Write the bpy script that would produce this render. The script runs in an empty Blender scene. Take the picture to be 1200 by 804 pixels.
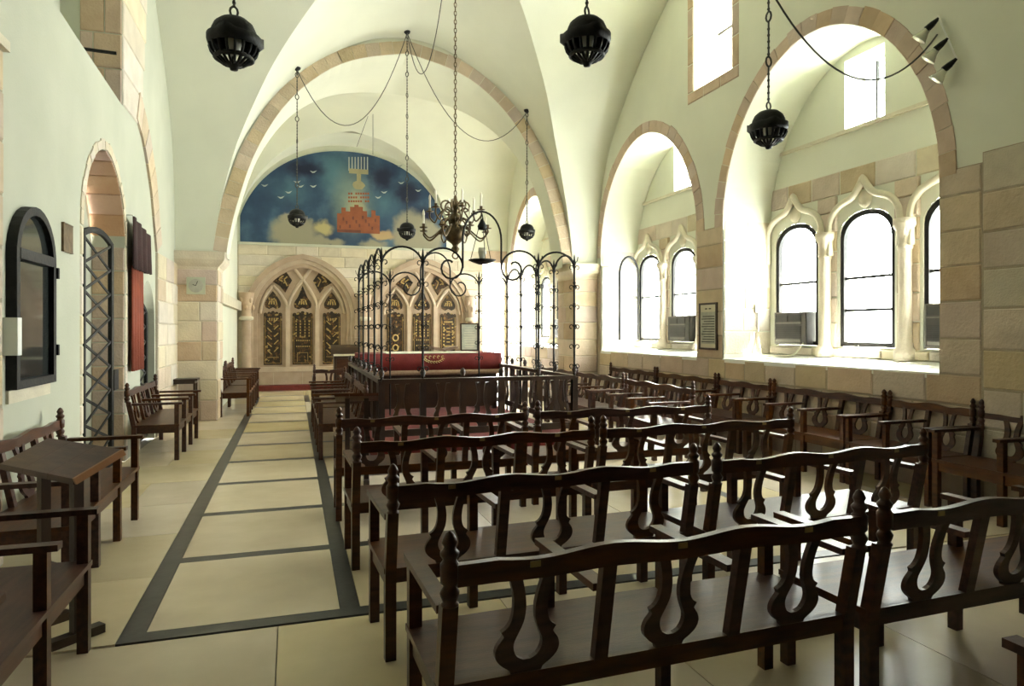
import bpy, math, random
from mathutils import Vector, Matrix
random.seed(7)
S = bpy.context.scene
PI = math.pi
# ---------------------------------------------------------------- camera, world, exposure
F_PX, VX, HY, EYE = 800.0, 343.0, 387.0, 1.6
YAW = math.atan2(600 - VX, F_PX)
cd = bpy.data.cameras.new('camera'); cam = bpy.data.objects.new('camera', cd); S.collection.objects.link(cam)
cd.sensor_width = 36; cd.lens = F_PX / 1200 * 36; cd.shift_y = (HY - 402) / 1200
cd.clip_start = .05; cd.clip_end = 200
cam.location = (0, 0, EYE); cam.rotation_euler = (PI / 2, 0, -YAW)
S.camera = cam
W = bpy.data.worlds.new('sky'); S.world = W; W.use_nodes = True
bgn = W.node_tree.nodes['Background']
bgn.inputs[0].default_value = (0.97, 1.0, 0.97, 1); bgn.inputs[1].default_value = 21.0
sd = bpy.data.lights.new('sun', 'SUN'); sun = bpy.data.objects.new('sun', sd); COL0 = S.collection; COL0.objects.link(sun)
sd.energy = 115; sd.angle = .009; sd.color = (1, .97, .88)
sun.rotation_euler = Vector((-.36, .20, -.91)).to_track_quat('-Z', 'Y').to_euler()
S.view_settings.view_transform = 'Standard'; S.view_settings.look = 'None'
S.view_settings.exposure = 1.0; S.view_settings.gamma = 1; S.view_settings.use_curve_mapping = False
S.cycles.use_denoising = True
S.cycles.max_bounces = 12; S.cycles.diffuse_bounces = 8; S.cycles.glossy_bounces = 4
S.cycles.transparent_max_bounces = 12; S.cycles.sample_clamp_indirect = 8
COL = S.collection

# ---------------------------------------------------------------- materials
MATS = {}
def new_mat(name):
    m = bpy.data.materials.new(name); m.use_nodes = True
    nt = m.node_tree; b = nt.nodes['Principled BSDF']; MATS[name] = m
    return m, nt, b
def N(nt, t, **kw):
    n = nt.nodes.new(t)
    for k, v in kw.items(): setattr(n, k, v)
    return n
def noise_mat(name, c1, c2, scale=6, rough=.6, bump=.15, bscale=40, metal=0, rnd=0, stretch=None, detail=5, spec=.5, lo=.3, hi=.7, coat=0):
    m, nt, b = new_mat(name); L = nt.links.new
    tc = N(nt, 'ShaderNodeTexCoord'); mp = N(nt, 'ShaderNodeMapping')
    L(tc.outputs['Object'], mp.inputs[0])
    if stretch: mp.inputs['Scale'].default_value = stretch
    nz = N(nt, 'ShaderNodeTexNoise'); nz.inputs['Scale'].default_value = scale; nz.inputs['Detail'].default_value = detail
    L(mp.outputs[0], nz.inputs['Vector'])
    cr = N(nt, 'ShaderNodeValToRGB'); cr.color_ramp.elements[0].color = (*c1, 1); cr.color_ramp.elements[1].color = (*c2, 1)
    cr.color_ramp.elements[0].position = lo; cr.color_ramp.elements[1].position = hi
    L(nz.outputs[0], cr.inputs[0]); out = cr.outputs[0]
    if rnd:
        oi = N(nt, 'ShaderNodeObjectInfo'); hs = N(nt, 'ShaderNodeHueSaturation')
        mr = N(nt, 'ShaderNodeMapRange'); mr.inputs[3].default_value = 1 - rnd; mr.inputs[4].default_value = 1 + rnd * .6
        L(oi.outputs['Random'], mr.inputs[0]); L(mr.outputs[0], hs.inputs['Value']); L(out, hs.inputs['Color'])
        mu = N(nt, 'ShaderNodeMath', operation='MULTIPLY'); mu.inputs[1].default_value = 37.7
        fr = N(nt, 'ShaderNodeMath', operation='FRACT'); L(oi.outputs['Random'], mu.inputs[0]); L(mu.outputs[0], fr.inputs[0])
        m2 = N(nt, 'ShaderNodeMapRange'); m2.inputs[3].default_value = .7; m2.inputs[4].default_value = 1.25
        L(fr.outputs[0], m2.inputs[0]); L(m2.outputs[0], hs.inputs['Saturation'])
        m3 = N(nt, 'ShaderNodeMapRange'); m3.inputs[3].default_value = .485; m3.inputs[4].default_value = .507
        L(fr.outputs[0], m3.inputs[0]); L(m3.outputs[0], hs.inputs['Hue'])
        off = N(nt, 'ShaderNodeVectorMath', operation='SCALE'); cx = N(nt, 'ShaderNodeCombineXYZ')
        L(oi.outputs['Random'], cx.inputs[0]); L(fr.outputs[0], cx.inputs[1]); L(cx.outputs[0], off.inputs[0]); off.inputs['Scale'].default_value = 40
        L(off.outputs[0], mp.inputs['Location'])
        out = hs.outputs[0]
    L(out, b.inputs['Base Color'])
    b.inputs['Roughness'].default_value = rough; b.inputs['Metallic'].default_value = metal
    b.inputs['Specular IOR Level'].default_value = spec
    b.inputs['Coat Weight'].default_value = coat; b.inputs['Coat Roughness'].default_value = .15
    if bump:
        n2 = N(nt, 'ShaderNodeTexNoise'); n2.inputs['Scale'].default_value = bscale; n2.inputs['Detail'].default_value = 4
        L(mp.outputs[0], n2.inputs['Vector'])
        bp = N(nt, 'ShaderNodeBump'); bp.inputs['Strength'].default_value = bump; bp.inputs['Distance'].default_value = .02
        L(n2.outputs[0], bp.inputs['Height']); L(bp.outputs[0], b.inputs['Normal'])
    return m
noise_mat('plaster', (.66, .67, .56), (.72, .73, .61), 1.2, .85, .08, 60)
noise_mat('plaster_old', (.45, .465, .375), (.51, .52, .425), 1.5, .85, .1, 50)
noise_mat('stone', (.50, .405, .29), (.62, .51, .375), 3.5, .8, .5, 30, rnd=.13)
noise_mat('stone_pale', (.58, .51, .39), (.68, .61, .47), 4, .8, .4, 35, rnd=.09)
noise_mat('stone_pink', (.49, .37, .275), (.58, .455, .345), 4, .8, .4, 35, rnd=.12)
noise_mat('stone_red', (.50, .31, .21), (.58, .39, .27), 4, .8, .4, 35, rnd=.15)
noise_mat('mortar', (.36, .30, .22), (.42, .35, .26), 8, .9, .4, 60)
noise_mat('mortar_pale', (.50, .44, .34), (.57, .51, .40), 8, .9, .4, 60)
noise_mat('moulded_stone', (.58, .53, .41), (.67, .62, .48), 5, .75, .25, 40)
noise_mat('ark_stone', (.36, .265, .19), (.44, .335, .245), 5, .75, .25, 40)
noise_mat('floor_slab', (.66, .56, .38), (.77, .665, .47), 2.2, .26, .05, 12, rnd=.10, spec=.4)
noise_mat('ark_moulding', (.44, .345, .26), (.52, .415, .31), 5, .75, .25, 40)
noise_mat('floor_joint', (.20, .17, .12), (.26, .22, .16), 8, .7, .2, 40)
noise_mat('dark_stripe', (.030, .030, .028), (.055, .054, .05), 8, .35, .05, 30)
noise_mat('wood', (.036, .012, .005), (.095, .034, .012), 5, .36, .08, 40, rnd=.25, stretch=(1, 6, 6), coat=.05, spec=.35)
noise_mat('wood_light', (.30, .13, .05), (.42, .20, .09), 5, .4, .08, 40)
noise_mat('wood_dark', (.020, .010, .006), (.05, .025, .013), 5, .38, .08, 40, rnd=.2)
noise_mat('iron', (.005, .005, .0045), (.013, .0125, .011), 20, .55, .2, 60, spec=.25)
noise_mat('old_iron', (.035, .035, .030), (.07, .065, .05), 20, .5, .2, 60, metal=.4)
noise_mat('bronze', (.06, .042, .022), (.16, .11, .055), 14, .38, .2, 60, metal=.8)
noise_mat('brass', (.32, .21, .08), (.42, .30, .12), 10, .35, .05, 60, metal=.6)
noise_mat('gold_thread', (.62, .45, .16), (.78, .60, .26), 20, .5, .2, 60)
noise_mat('gold_glass', (.34, .23, .07), (.52, .38, .15), 20, .4, 0, 60)
noise_mat('red_velvet', (.13, .010, .008), (.19, .016, .012), 8, .8, .3, 60)
noise_mat('dark_velvet', (.022, .006, .005), (.038, .009, .008), 8, .85, .3, 60)
noise_mat('orange_curtain', (.20, .040, .017), (.27, .055, .024), 6, .8, .3, 60)
noise_mat('red_carpet', (.11, .014, .011), (.16, .022, .017), 12, .95, .3, 90)
noise_mat('fringe', (.28, .17, .10), (.36, .24, .15), 30, .9, .3, 90)
noise_mat('white_cloth', (.82, .79, .68), (.88, .85, .74), 6, .85, .1, 60)
noise_mat('paper', (.62, .58, .44), (.68, .64, .5), 6, .7, 0)
noise_mat('paper_grey', (.36, .36, .30), (.48, .48, .40), 10, .6, 0)
noise_mat('ink', (.03, .03, .03), (.05, .05, .05), 6, .7, 0)
noise_mat('candle', (.85, .82, .70), (.9, .87, .75), 6, .5, 0)
noise_mat('ac_grey', (.04, .037, .032), (.06, .056, .048), 6, .5, 0)
noise_mat('ac_dark', (.02, .02, .018), (.03, .03, .027), 6, .5, 0)
noise_mat('ac_trim', (.13, .12, .10), (.17, .16, .135), 6, .45, 0)
noise_mat('white_metal', (.75, .76, .72), (.82, .83, .78), 6, .4, 0)
noise_mat('book_cover', (.16, .10, .07), (.22, .14, .10), 6, .5, 0)
noise_mat('lamp_reflector', (.55, .55, .48), (.7, .7, .62), 6, .25, 0, metal=.6)
noise_mat('cable', (.05, .05, .045), (.07, .07, .06), 6, .6, 0)
noise_mat('pale_cable', (.62, .60, .48), (.7, .68, .55), 6, .6, 0)
noise_mat('mural_paint', (.035, .085, .17), (.16, .30, .42), 1.1, .75, .1, 40, detail=7, lo=.34, hi=.72)
noise_mat('mural_dark', (.015, .03, .09), (.03, .06, .15), 3, .75, 0)
noise_mat('mural_cloud', (.46, .42, .31), (.62, .58, .44), 2.5, .75, 0)
noise_mat('mural_glow', (.36, .42, .34), (.58, .60, .42), 2.0, .75, 0)
noise_mat('mural_city', (.20, .055, .022), (.28, .09, .035), 4, .75, 0)
noise_mat('mural_city_dark', (.11, .03, .02), (.16, .05, .03), 4, .75, 0)
noise_mat('mural_gold', (.28, .25, .14), (.36, .32, .18), 4, .75, 0)
noise_mat('mural_white', (.34, .37, .34), (.42, .45, .42), 4, .75, 0)
# the mural's paint: blue ground with soft clouds, glow and dark drifts, in the panel's own coordinates
def mural_mat():
    m, nt, b = new_mat('mural_sky'); L = nt.links.new
    tc = N(nt, 'ShaderNodeTexCoord')
    nz = N(nt, 'ShaderNodeTexNoise'); nz.inputs['Scale'].default_value = 1.4; nz.inputs['Detail'].default_value = 6; L(tc.outputs['Object'], nz.inputs['Vector'])
    cr = N(nt, 'ShaderNodeValToRGB'); cr.color_ramp.elements[0].color = (.010, .030, .085, 1); cr.color_ramp.elements[0].position = .32
    cr.color_ramp.elements[1].color = (.065, .13, .20, 1); cr.color_ramp.elements[1].position = .70
    q = cr.color_ramp.elements.new(.5); q.color = (.020, .056, .115, 1)
    L(nz.outputs[0], cr.inputs[0]); col = cr.outputs[0]
    n2 = N(nt, 'ShaderNodeTexNoise'); n2.inputs['Scale'].default_value = 4.5; n2.inputs['Detail'].default_value = 5; L(tc.outputs['Object'], n2.inputs['Vector'])
    sb = N(nt, 'ShaderNodeVectorMath', operation='SUBTRACT'); sb.inputs[1].default_value = (.5, .5, .5); L(n2.outputs['Color'], sb.inputs[0])
    sc = N(nt, 'ShaderNodeVectorMath', operation='SCALE'); sc.inputs['Scale'].default_value = .30; L(sb.outputs[0], sc.inputs[0])
    ad = N(nt, 'ShaderNodeVectorMath', operation='ADD'); L(tc.outputs['Object'], ad.inputs[0]); L(sc.outputs[0], ad.inputs[1])
    for cx, cz, rx, rz, c, w in MURAL:
        mp = N(nt, 'ShaderNodeMapping', vector_type='TEXTURE'); mp.inputs['Location'].default_value = (cx, 0, cz); mp.inputs['Scale'].default_value = (rx, 50, rz)
        L(ad.outputs[0], mp.inputs[0])
        ln = N(nt, 'ShaderNodeVectorMath', operation='LENGTH'); L(mp.outputs[0], ln.inputs[0])
        mr = N(nt, 'ShaderNodeMapRange', interpolation_type='SMOOTHSTEP'); mr.inputs[1].default_value = 1; mr.inputs[2].default_value = w; mr.inputs[3].default_value = 0; mr.inputs[4].default_value = 1
        L(ln.outputs['Value'], mr.inputs[0])
        mm = N(nt, 'ShaderNodeMix', data_type='RGBA'); mm.inputs[7].default_value = (*c, 1); L(mr.outputs[0], mm.inputs[0]); L(col, mm.inputs[6]); col = mm.outputs[2]
    L(col, b.inputs['Base Color']); b.inputs['Roughness'].default_value = .7
CLD = (.28, .26, .185); GLW = (.20, .27, .23); DRK = (.005, .010, .04); CY = (.07, .16, .21)
MURAL = [(-.35, 2.0, .7, 1.0, CY, 0), (1.0, 1.2, .9, .8, CY, -.4), (-1.5, 1.4, .8, .6, CY, -.6), (-1.15, 2.05, .75, .32, DRK, .2), (.95, 1.95, .5, .55, DRK, .2), (1.65, 1.55, .55, .5, DRK, .3), (2.2, .9, .4, .5, DRK, .2), (.1, 1.25, .75, 1.25, GLW, .0), (.25, 1.0, .38, .75, (.34, .35, .21), .1),
         (-1.45, .30, .75, .55, CLD, .55), (-1.55, .62, .35, .25, CLD, .5), (-1.2, .5, .3, .3, CLD, .5), (-.9, .1, .6, .2, CLD, .4), (-.4, .06, .4, .16, CLD, .3), (.7, .05, .5, .18, CLD, .3),
         (1.75, .45, .62, .75, CLD, .6), (2.2, .3, .6, .62, CLD, .6), (1.9, .15, .8, .3, CLD, .5), (-.65, .45, .34, .26, (.40, .34, .16), .4), (.95, .32, .45, .17, (.40, .28, .14), .4)]
mural_mat()
# window glass: clear and thin, lets the daylight through
m, nt, b = new_mat('window_glass'); nt.nodes.remove(b)
tr = N(nt, 'ShaderNodeBsdfTransparent'); gl = N(nt, 'ShaderNodeBsdfGlossy'); gl.inputs['Roughness'].default_value = .05
mx = N(nt, 'ShaderNodeMixShader'); mx.inputs[0].default_value = .04; tr.inputs[0].default_value = (.97, .99, .97, 1)
nt.links.new(tr.outputs[0], mx.inputs[1]); nt.links.new(gl.outputs[0], mx.inputs[2])
nt.links.new(mx.outputs[0], nt.nodes['Material Output'].inputs[0])
m, nt, b = new_mat('dark_glass'); b.inputs['Base Color'].default_value = (.03, .034, .033, 1); b.inputs['Roughness'].default_value = .06
b.inputs['Specular IOR Level'].default_value = .7
m, nt, b = new_mat('lamp_glass'); b.inputs['Base Color'].default_value = (.62, .60, .50, 1); b.inputs['Roughness'].default_value = .12
# stained glass: dark leaded panes with scattered amber pieces
m, nt, b = new_mat('stained_glass'); L = nt.links.new
tc = N(nt, 'ShaderNodeTexCoord'); vo = N(nt, 'ShaderNodeTexVoronoi'); vo.inputs['Scale'].default_value = 15
L(tc.outputs['Object'], vo.inputs['Vector'])
ve = N(nt, 'ShaderNodeTexVoronoi', feature='DISTANCE_TO_EDGE'); ve.inputs['Scale'].default_value = 15; L(tc.outputs['Object'], ve.inputs['Vector'])
cr = N(nt, 'ShaderNodeValToRGB'); e = cr.color_ramp.elements
e[0].color = (.022, .012, .006, 1); e[0].position = 0; e[1].color = (.06, .03, .012, 1); e[1].position = .5
q = e.new(.74); q.color = (.10, .045, .016, 1); q = e.new(.90); q.color = (.20, .11, .035, 1); q = e.new(.96); q.color = (.36, .25, .09, 1)
cr.color_ramp.interpolation = 'CONSTANT'
sx = N(nt, 'ShaderNodeSeparateColor'); L(vo.outputs['Color'], sx.inputs[0]); L(sx.outputs[0], cr.inputs[0])
lt = N(nt, 'ShaderNodeMath', operation='GREATER_THAN'); lt.inputs[1].default_value = .05; L(ve.outputs['Distance'], lt.inputs[0])
mm = N(nt, 'ShaderNodeMix', data_type='RGBA'); mm.inputs[6].default_value = (.012, .009, .006, 1)
L(lt.outputs[0], mm.inputs[0]); L(cr.outputs[0], mm.inputs[7]); L(mm.outputs[2], b.inputs['Base Color']); b.inputs['Roughness'].default_value = .35

# ---------------------------------------------------------------- mesh helpers
class MB:
    def __init__(s): s.v = []; s.f = []
    def add(s, vs, fs):
        o = len(s.v); s.v += [tuple(p) for p in vs]; s.f += [tuple(i + o for i in f) for f in fs]; return s
    def box(s, x0, x1, y0, y1, z0, z1):
        return s.add([(x, y, z) for z in (z0, z1) for y in (y0, y1) for x in (x0, x1)],
                     [(0, 2, 3, 1), (4, 5, 7, 6), (0, 1, 5, 4), (2, 6, 7, 3), (0, 4, 6, 2), (1, 3, 7, 5)])
    def bar(s, a, b, w, h):
        a, b = Vector(a), Vector(b); d = (b - a).normalized()
        up = Vector((0, 0, 1)) if abs(d.z) < .95 else Vector((1, 0, 0))
        r = d.cross(up).normalized() * w / 2; u = r.cross(d).normalized() * h / 2
        vs = [p + r * i + u * j for p in (a, b) for i, j in ((-1, -1), (1, -1), (1, 1), (-1, 1))]
        return s.add(vs, [(0, 1, 2, 3), (7, 6, 5, 4), (0, 4, 5, 1), (1, 5, 6, 2), (2, 6, 7, 3), (3, 7, 4, 0)])
    def lathe(s, prof, seg=12, c=(0, 0, 0), a0=0):
        vs = []; fs = []; n = len(prof)
        for i in range(seg):
            a = a0 + 2 * PI * i / seg
            for r, z in prof: vs.append((c[0] + r * math.cos(a), c[1] + r * math.sin(a), c[2] + z))
        for i in range(seg):
            k = (i + 1) % seg
            for j in range(n - 1): fs.append((i * n + j, k * n + j, k * n + j + 1, i * n + j + 1))
        return s.add(vs, fs)
    def tube(s, pts, r, seg=6, closed=False):
        pts = [Vector(p) for p in pts]; n = len(pts); vs = []; fs = []; last = None
        for i, p in enumerate(pts):
            if closed: d = pts[(i + 1) % n] - pts[i - 1]
            else: d = pts[min(i + 1, n - 1)] - pts[max(i - 1, 0)]
            d.normalize()
            if last is None:
                x = d.orthogonal().normalized()
            else:
                x = last - d * last.dot(d)
                x = x.normalized() if x.length > 1e-6 else d.orthogonal().normalized()
            last = x; y = d.cross(x); rr = r[i] if isinstance(r, (list, tuple)) else r
            for k in range(seg):
                a = 2 * PI * k / seg; vs.append(p + x * rr * math.cos(a) + y * rr * math.sin(a))
        for i in range(n if closed else n - 1):
            j = (i + 1) % n
            for k in range(seg):
                l = (k + 1) % seg; fs.append((i * seg + k, i * seg + l, j * seg + l, j * seg + k))
        if not closed:
            fs.append(tuple(range(seg))[::-1]); fs.append(tuple((n - 1) * seg + k for k in range(seg)))
        return s.add(vs, fs)
    def prism(s, poly, fn, d0, d1):
        n = len(poly)
        vs = [fn(a, b, d0) for a, b in poly] + [fn(a, b, d1) for a, b in poly]
        fs = [tuple(range(n)), tuple(range(2 * n - 1, n - 1, -1))] + [(i, (i + 1) % n, (i + 1) % n + n, i + n) for i in range(n)]
        return s.add(vs, fs)
    def sphere(s, c, r, seg=8, rings=6, sz=1):
        return s.lathe([(r * math.sin(PI * i / rings) + 1e-4, -r * sz * math.cos(PI * i / rings)) for i in range(rings + 1)], seg, c)
    def mesh(s, name, mat, smooth=False):
        me = bpy.data.meshes.new(name); me.from_pydata(s.v, [], s.f); me.validate()
        import bmesh
        bm = bmesh.new(); bm.from_mesh(me); bmesh.ops.recalc_face_normals(bm, faces=bm.faces); bm.to_mesh(me); bm.free()
        if smooth: me.shade_smooth()
        me.materials.append(MATS[mat]); return me
def obj(name, mb, mat, parent=None, smooth=False, loc=None, stuff=False):
    me = mb if isinstance(mb, bpy.types.Mesh) else mb.mesh(name, mat, smooth)
    o = bpy.data.objects.new(name, me); COL.objects.link(o)
    if parent: o.parent = parent
    if loc: o.location = loc
    if stuff: o['kind'] = 'stuff'
    return o
def tag(o, label, cat, group=None, kind=None):
    o['label'] = label; o['category'] = cat
    if group: o['group'] = group
    if kind: o['kind'] = kind
    return o
def thing(name, label, cat, loc=(0, 0, 0), rz=0, group=None, kind=None):
    o = bpy.data.objects.new(name, None); COL.objects.link(o); o.empty_display_size = .1
    o.location = loc; o.rotation_euler = (0, 0, rz)
    return tag(o, label, cat, group, kind)
def copy_tree(o, parent=None):
    c = o.copy(); COL.objects.link(c); c.parent = parent
    for ch in list(o.children): copy_tree(ch, c)
    return c
def lin(a, b, n): return [a + (b - a) * i / (n - 1) for i in range(n)]
def interp(x, pts):
    if x <= pts[0][0]: return pts[0][1]
    for (a, p), (b, q) in zip(pts, pts[1:]):
        if x <= b: return p + (q - p) * (x - a) / (b - a)
    return pts[-1][1]
def smooth_pts(pts, n=8):
    out = []
    for i in range(len(pts) - 1):
        p0 = pts[max(i - 1, 0)]; p1 = pts[i]; p2 = pts[i + 1]; p3 = pts[min(i + 2, len(pts) - 1)]
        for k in range(n):
            t = k / n
            out.append(tuple(.5 * (2 * b + (c - a) * t + (2 * a - 5 * b + 4 * c - d) * t * t + (3 * b - a - 3 * c + d) * t ** 3) for a, b, c, d in zip(p0, p1, p2, p3)))
    out.append(tuple(pts[-1])); return out
# pixel of the photograph -> direction (used to place things on known planes)
FW = Vector((math.sin(YAW), math.cos(YAW), 0)); RT = Vector((math.cos(YAW), -math.sin(YAW), 0))
def ray(px, py): return FW + RT * ((px - 600) / F_PX) + Vector((0, 0, (HY - py) / F_PX))
EYEP = Vector((0, 0, EYE))
def on_x(px, py, X): r = ray(px, py); return EYEP + r * (X / r.x)
def on_y(px, py, Y): r = ray(px, py); return EYEP + r * (Y / r.y)
def on_z(px, py, Z): r = ray(px, py); return EYEP + r * ((Z - EYE) / r.z)

# ---------------------------------------------------------------- layout numbers
XL, XR, YP, YE = -1.95, 6.10, 13.30, 19.50
XB = -1.40                    # left wall of the end bay
XW = 6.95                     # window wall at the back of the niches
CX, CYA = 2.10, 9.05
NB = 3.2                      # where the near bay begins
YBACK = -5.0
def mpR(u, z, n=0): return (XR - n, u, z)
def mpL(u, z, n=0): return (XL + n, u, z)
def mpE(u, z, n=0): return (u, YE - n, z)
def mpP(u, z, n=0): return (u, YP - n, z)
def mpB(u, z, n=0): return (XB + n, u, z)
def mpW(u, z, n=0): return (XW - n, u, z)

def ell(c, h, zs, rise, p=2.0):
    return lambda u: zs + rise * math.sqrt(max(0, 1 - min(1, abs((u - c) / h)) ** p))
def parch(c, h, zs, rise):
    r = (h * h + rise * rise) / (2 * h)
    return lambda u: zs + math.sqrt(max(0, r * r - (r - h + min(h, abs(u - c))) ** 2))
def arch_samples(c, h, n=24): return [c - h * math.cos(PI * i / n) for i in range(n + 1)]
def op(u0, u1, zb, zt, n=24):
    c, h = (u0 + u1) / 2, (u1 - u0) / 2
    return dict(u0=u0, u1=u1, zb=zb if callable(zb) else (lambda u, z=zb: z), zt=zt if callable(zt) else (lambda u, z=zt: z), s=arch_samples(c, h, n))
def strip_wall(mb, mp, u0, u1, z0, z1, ops, n=0, step=.4):
    z1f = z1 if callable(z1) else (lambda u: z1)
    us = set(round(x, 5) for x in lin(u0, u1, max(2, int((u1 - u0) / step) + 1)))
    for o in ops: us |= set(round(x, 5) for x in o['s'] if u0 <= x <= u1)
    us = sorted(us)
    for a, b in zip(us, us[1:]):
        m = (a + b) / 2
        act = sorted([o for o in ops if o['u0'] < m < o['u1']], key=lambda o: o['zb'](m))
        lo = (z0, z0)
        for o in act + [None]:
            hi = (o['zb'](a), o['zb'](b)) if o else (z1f(a), z1f(b))
            if hi[0] > lo[0] + 1e-5 or hi[1] > lo[1] + 1e-5:
                mb.add([mp(a, lo[0], n), mp(b, lo[1], n), mp(b, hi[1], n), mp(a, hi[0], n)], [(0, 1, 2, 3)])
            if o: lo = (o['zt'](a), o['zt'](b))
    return mb
def reveal(mb, mp, o, n0, n1, sill=True, head=True):
    us = o['s']; out = [(us[0], o['zb'](us[0]))] + [(u, o['zt'](u)) for u in us] + [(us[-1], o['zb'](us[-1]))]
    for (a, za), (b, zb) in zip(out, out[1:]):
        mb.add([mp(a, za, n0), mp(b, zb, n0), mp(b, zb, n1), mp(a, za, n1)], [(0, 1, 2, 3)])
    if sill:
        for a, b in zip(us, us[1:]):
            mb.add([mp(a, o['zb'](a), n0), mp(b, o['zb'](b), n0), mp(b, o['zb'](b), n1), mp(a, o['zb'](a), n1)], [(0, 1, 2, 3)])
    return mb
def block(name, parent, mp, u0, u1, z0, z1, n, mat, back=-.04, g=.006, c=.012):
    """one dressed stone: chamfered front face, proud of the joint by n"""
    u0 += g; u1 -= g; z0 += g; z1 -= g
    if u1 - u0 < .03 or z1 - z0 < .03: return
    c = min(c, (u1 - u0) / 4, (z1 - z0) / 4)
    vs = [mp(u, z, back) for u, z in ((u0, z0), (u1, z0), (u1, z1), (u0, z1))] + \
         [mp(u, z, n - c) for u, z in ((u0, z0), (u1, z0), (u1, z1), (u0, z1))] + \
         [mp(u, z, n) for u, z in ((u0 + c, z0 + c), (u1 - c, z0 + c), (u1 - c, z1 - c), (u0 + c, z1 - c))]
    fs = [(8, 9, 10, 11)] + [(i, (i + 1) % 4, (i + 1) % 4 + 4, i + 4) for i in range(4)] + [(i + 4, (i + 1) % 4 + 4, (i + 1) % 4 + 8, i + 8) for i in range(4)]
    obj(name, MB().add(vs, fs), mat, parent)
def courses(parent, mp, u0, u1, zs, bans, n=.012, w=(.42, .75), mat='stone', name='stone_block', mats=None):
    """coursed masonry between u0..u1; bans = functions z -> list of (a,b) left free"""
    for z0, z1 in zip(zs, zs[1:]):
        free = [(u0, u1)]
        for bn in bans:
            for a, b in bn(z0, z1):
                nf = []
                for p, q in free:
                    if b <= p or a >= q: nf.append((p, q)); continue
                    if a > p: nf.append((p, a))
                    if b < q: nf.append((b, q))
                free = nf
        for p, q in free:
            if q - p < .08: continue
            u = p
            while u < q - 1e-4:
                l = random.uniform(*w); e = u + l
                if q - e < w[0] * .7: e = q
                mt = random.choice(mats) if mats else mat
                block(name, parent, mp, u, e, z0, z1, n + random.uniform(-.004, .006), mt)
                u = e
def voussoirs(parent, mp, o, width, count, n=.03, mat='stone_pink', back=-.05, zfrom=None, taper=None):
    """wedge stones round an opening's arch, from springing to springing"""
    us = o['s']; pts = [(u, o['zt'](u)) for u in us]
    # resample by length
    d = [0]
    for a, b in zip(pts, pts[1:]): d.append(d[-1] + math.hypot(b[0] - a[0], b[1] - a[1]))
    def at(s):
        for i in range(len(d) - 1):
            if s <= d[i + 1] + 1e-9:
                t = (s - d[i]) / max(1e-9, d[i + 1] - d[i]); return (pts[i][0] + t * (pts[i + 1][0] - pts[i][0]), pts[i][1] + t * (pts[i + 1][1] - pts[i][1]))
        return pts[-1]
    def nor(s):
        a = at(max(0, s - .12)); b = at(min(d[-1], s + .12)); x, y = b[0] - a[0], b[1] - a[1]; l = math.hypot(x, y)
        return (-y / l, x / l)
    for i in range(count):
        s0, s1 = d[-1] * i / count + .004, d[-1] * (i + 1) / count - .004
        ss = (s0, (s0 + s1) / 2, s1); inn = [at(s) for s in ss]
        wd = width + random.uniform(-.012, .012); out = []
        inn = [(p[0] + nor(q_)[0] * .006, p[1] + nor(q_)[1] * .006) for q_, p in zip(ss, inn)]
        for s, p in zip(ss, inn):
            a, b = nor(s); out.append((p[0] + a * wd, p[1] + b * wd))
        if (inn[1][1] + 1e-6) and (out[1][1] < inn[1][1] - wd * .2): pass
        poly = inn + out[::-1]
        obj('voussoir', MB().prism(poly, mp, back, n + random.uniform(-.004, .004)), mat, parent)

# ================================================================ THE ROOM
def struct(name, mb, mat, label, cat, smooth=False):
    return tag(obj(name, mb, mat, None, smooth), label, cat, None, 'structure')
# ---- floor
fl = struct('floor', MB().box(XL - 1.2, XR + 1.3, YBACK, 21.5, -.3, -.012), 'floor_joint', 'polished cream stone floor with dark inlaid stripes', 'floor')
CROSS = [3.98 + 1.235 * i for i in range(12)]
SX0, SX1, SX2, SX3 = -.86, -.74, .26, .37
def slab(name, x0, x1, y0, y1, mat, g=.003, top=0.0):
    obj(name, MB().box(x0 + g, x1 - g, y0 + g, y1 - g, -.05, top), mat, fl)
for i, y in enumerate(CROSS):
    if i < 11:
        ya, yb = y + .055, CROSS[i + 1] - .055
        slab('floor_slab', SX1, SX2, ya, yb, 'floor_slab')
    slab('dark_stripe', SX1, SX2, y - .055, y + .055, 'dark_stripe', 0)
for y0, y1 in ((3.925, 13.93), (15.9, 17.5)):
    slab('dark_stripe', SX0, SX1, y0, y1, 'dark_stripe', 0); slab('dark_stripe', SX2, SX3, y0, y1, 'dark_stripe', 0)
for y0, y1 in ((13.93, 15.9), (17.5, 18.9)):
    slab('floor_slab', SX0, SX1, y0, y1, 'floor_slab'); slab('floor_slab', SX2, SX3, y0, y1, 'floor_slab')
def slab_field(x0, x1, y0, y1, w, d):
    y = y0; r = 0
    while y < y1 - .05:
        ye = min(y + d, y1); x = x0; first = True
        while x < x1 - .05:
            l = w * (.5 if first and r % 2 else 1); first = False; xe = x + l
            if x1 - xe < w * .3: xe = x1
            slab('floor_slab', x, xe, y, ye, 'floor_slab'); x = xe
        y = ye; r += 1
slab_field(XL, SX0, 3.925, 19.4, 1.09, 1.0)
slab_field(XL, XR, .3, 3.925, 1.25, .9)
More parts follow.
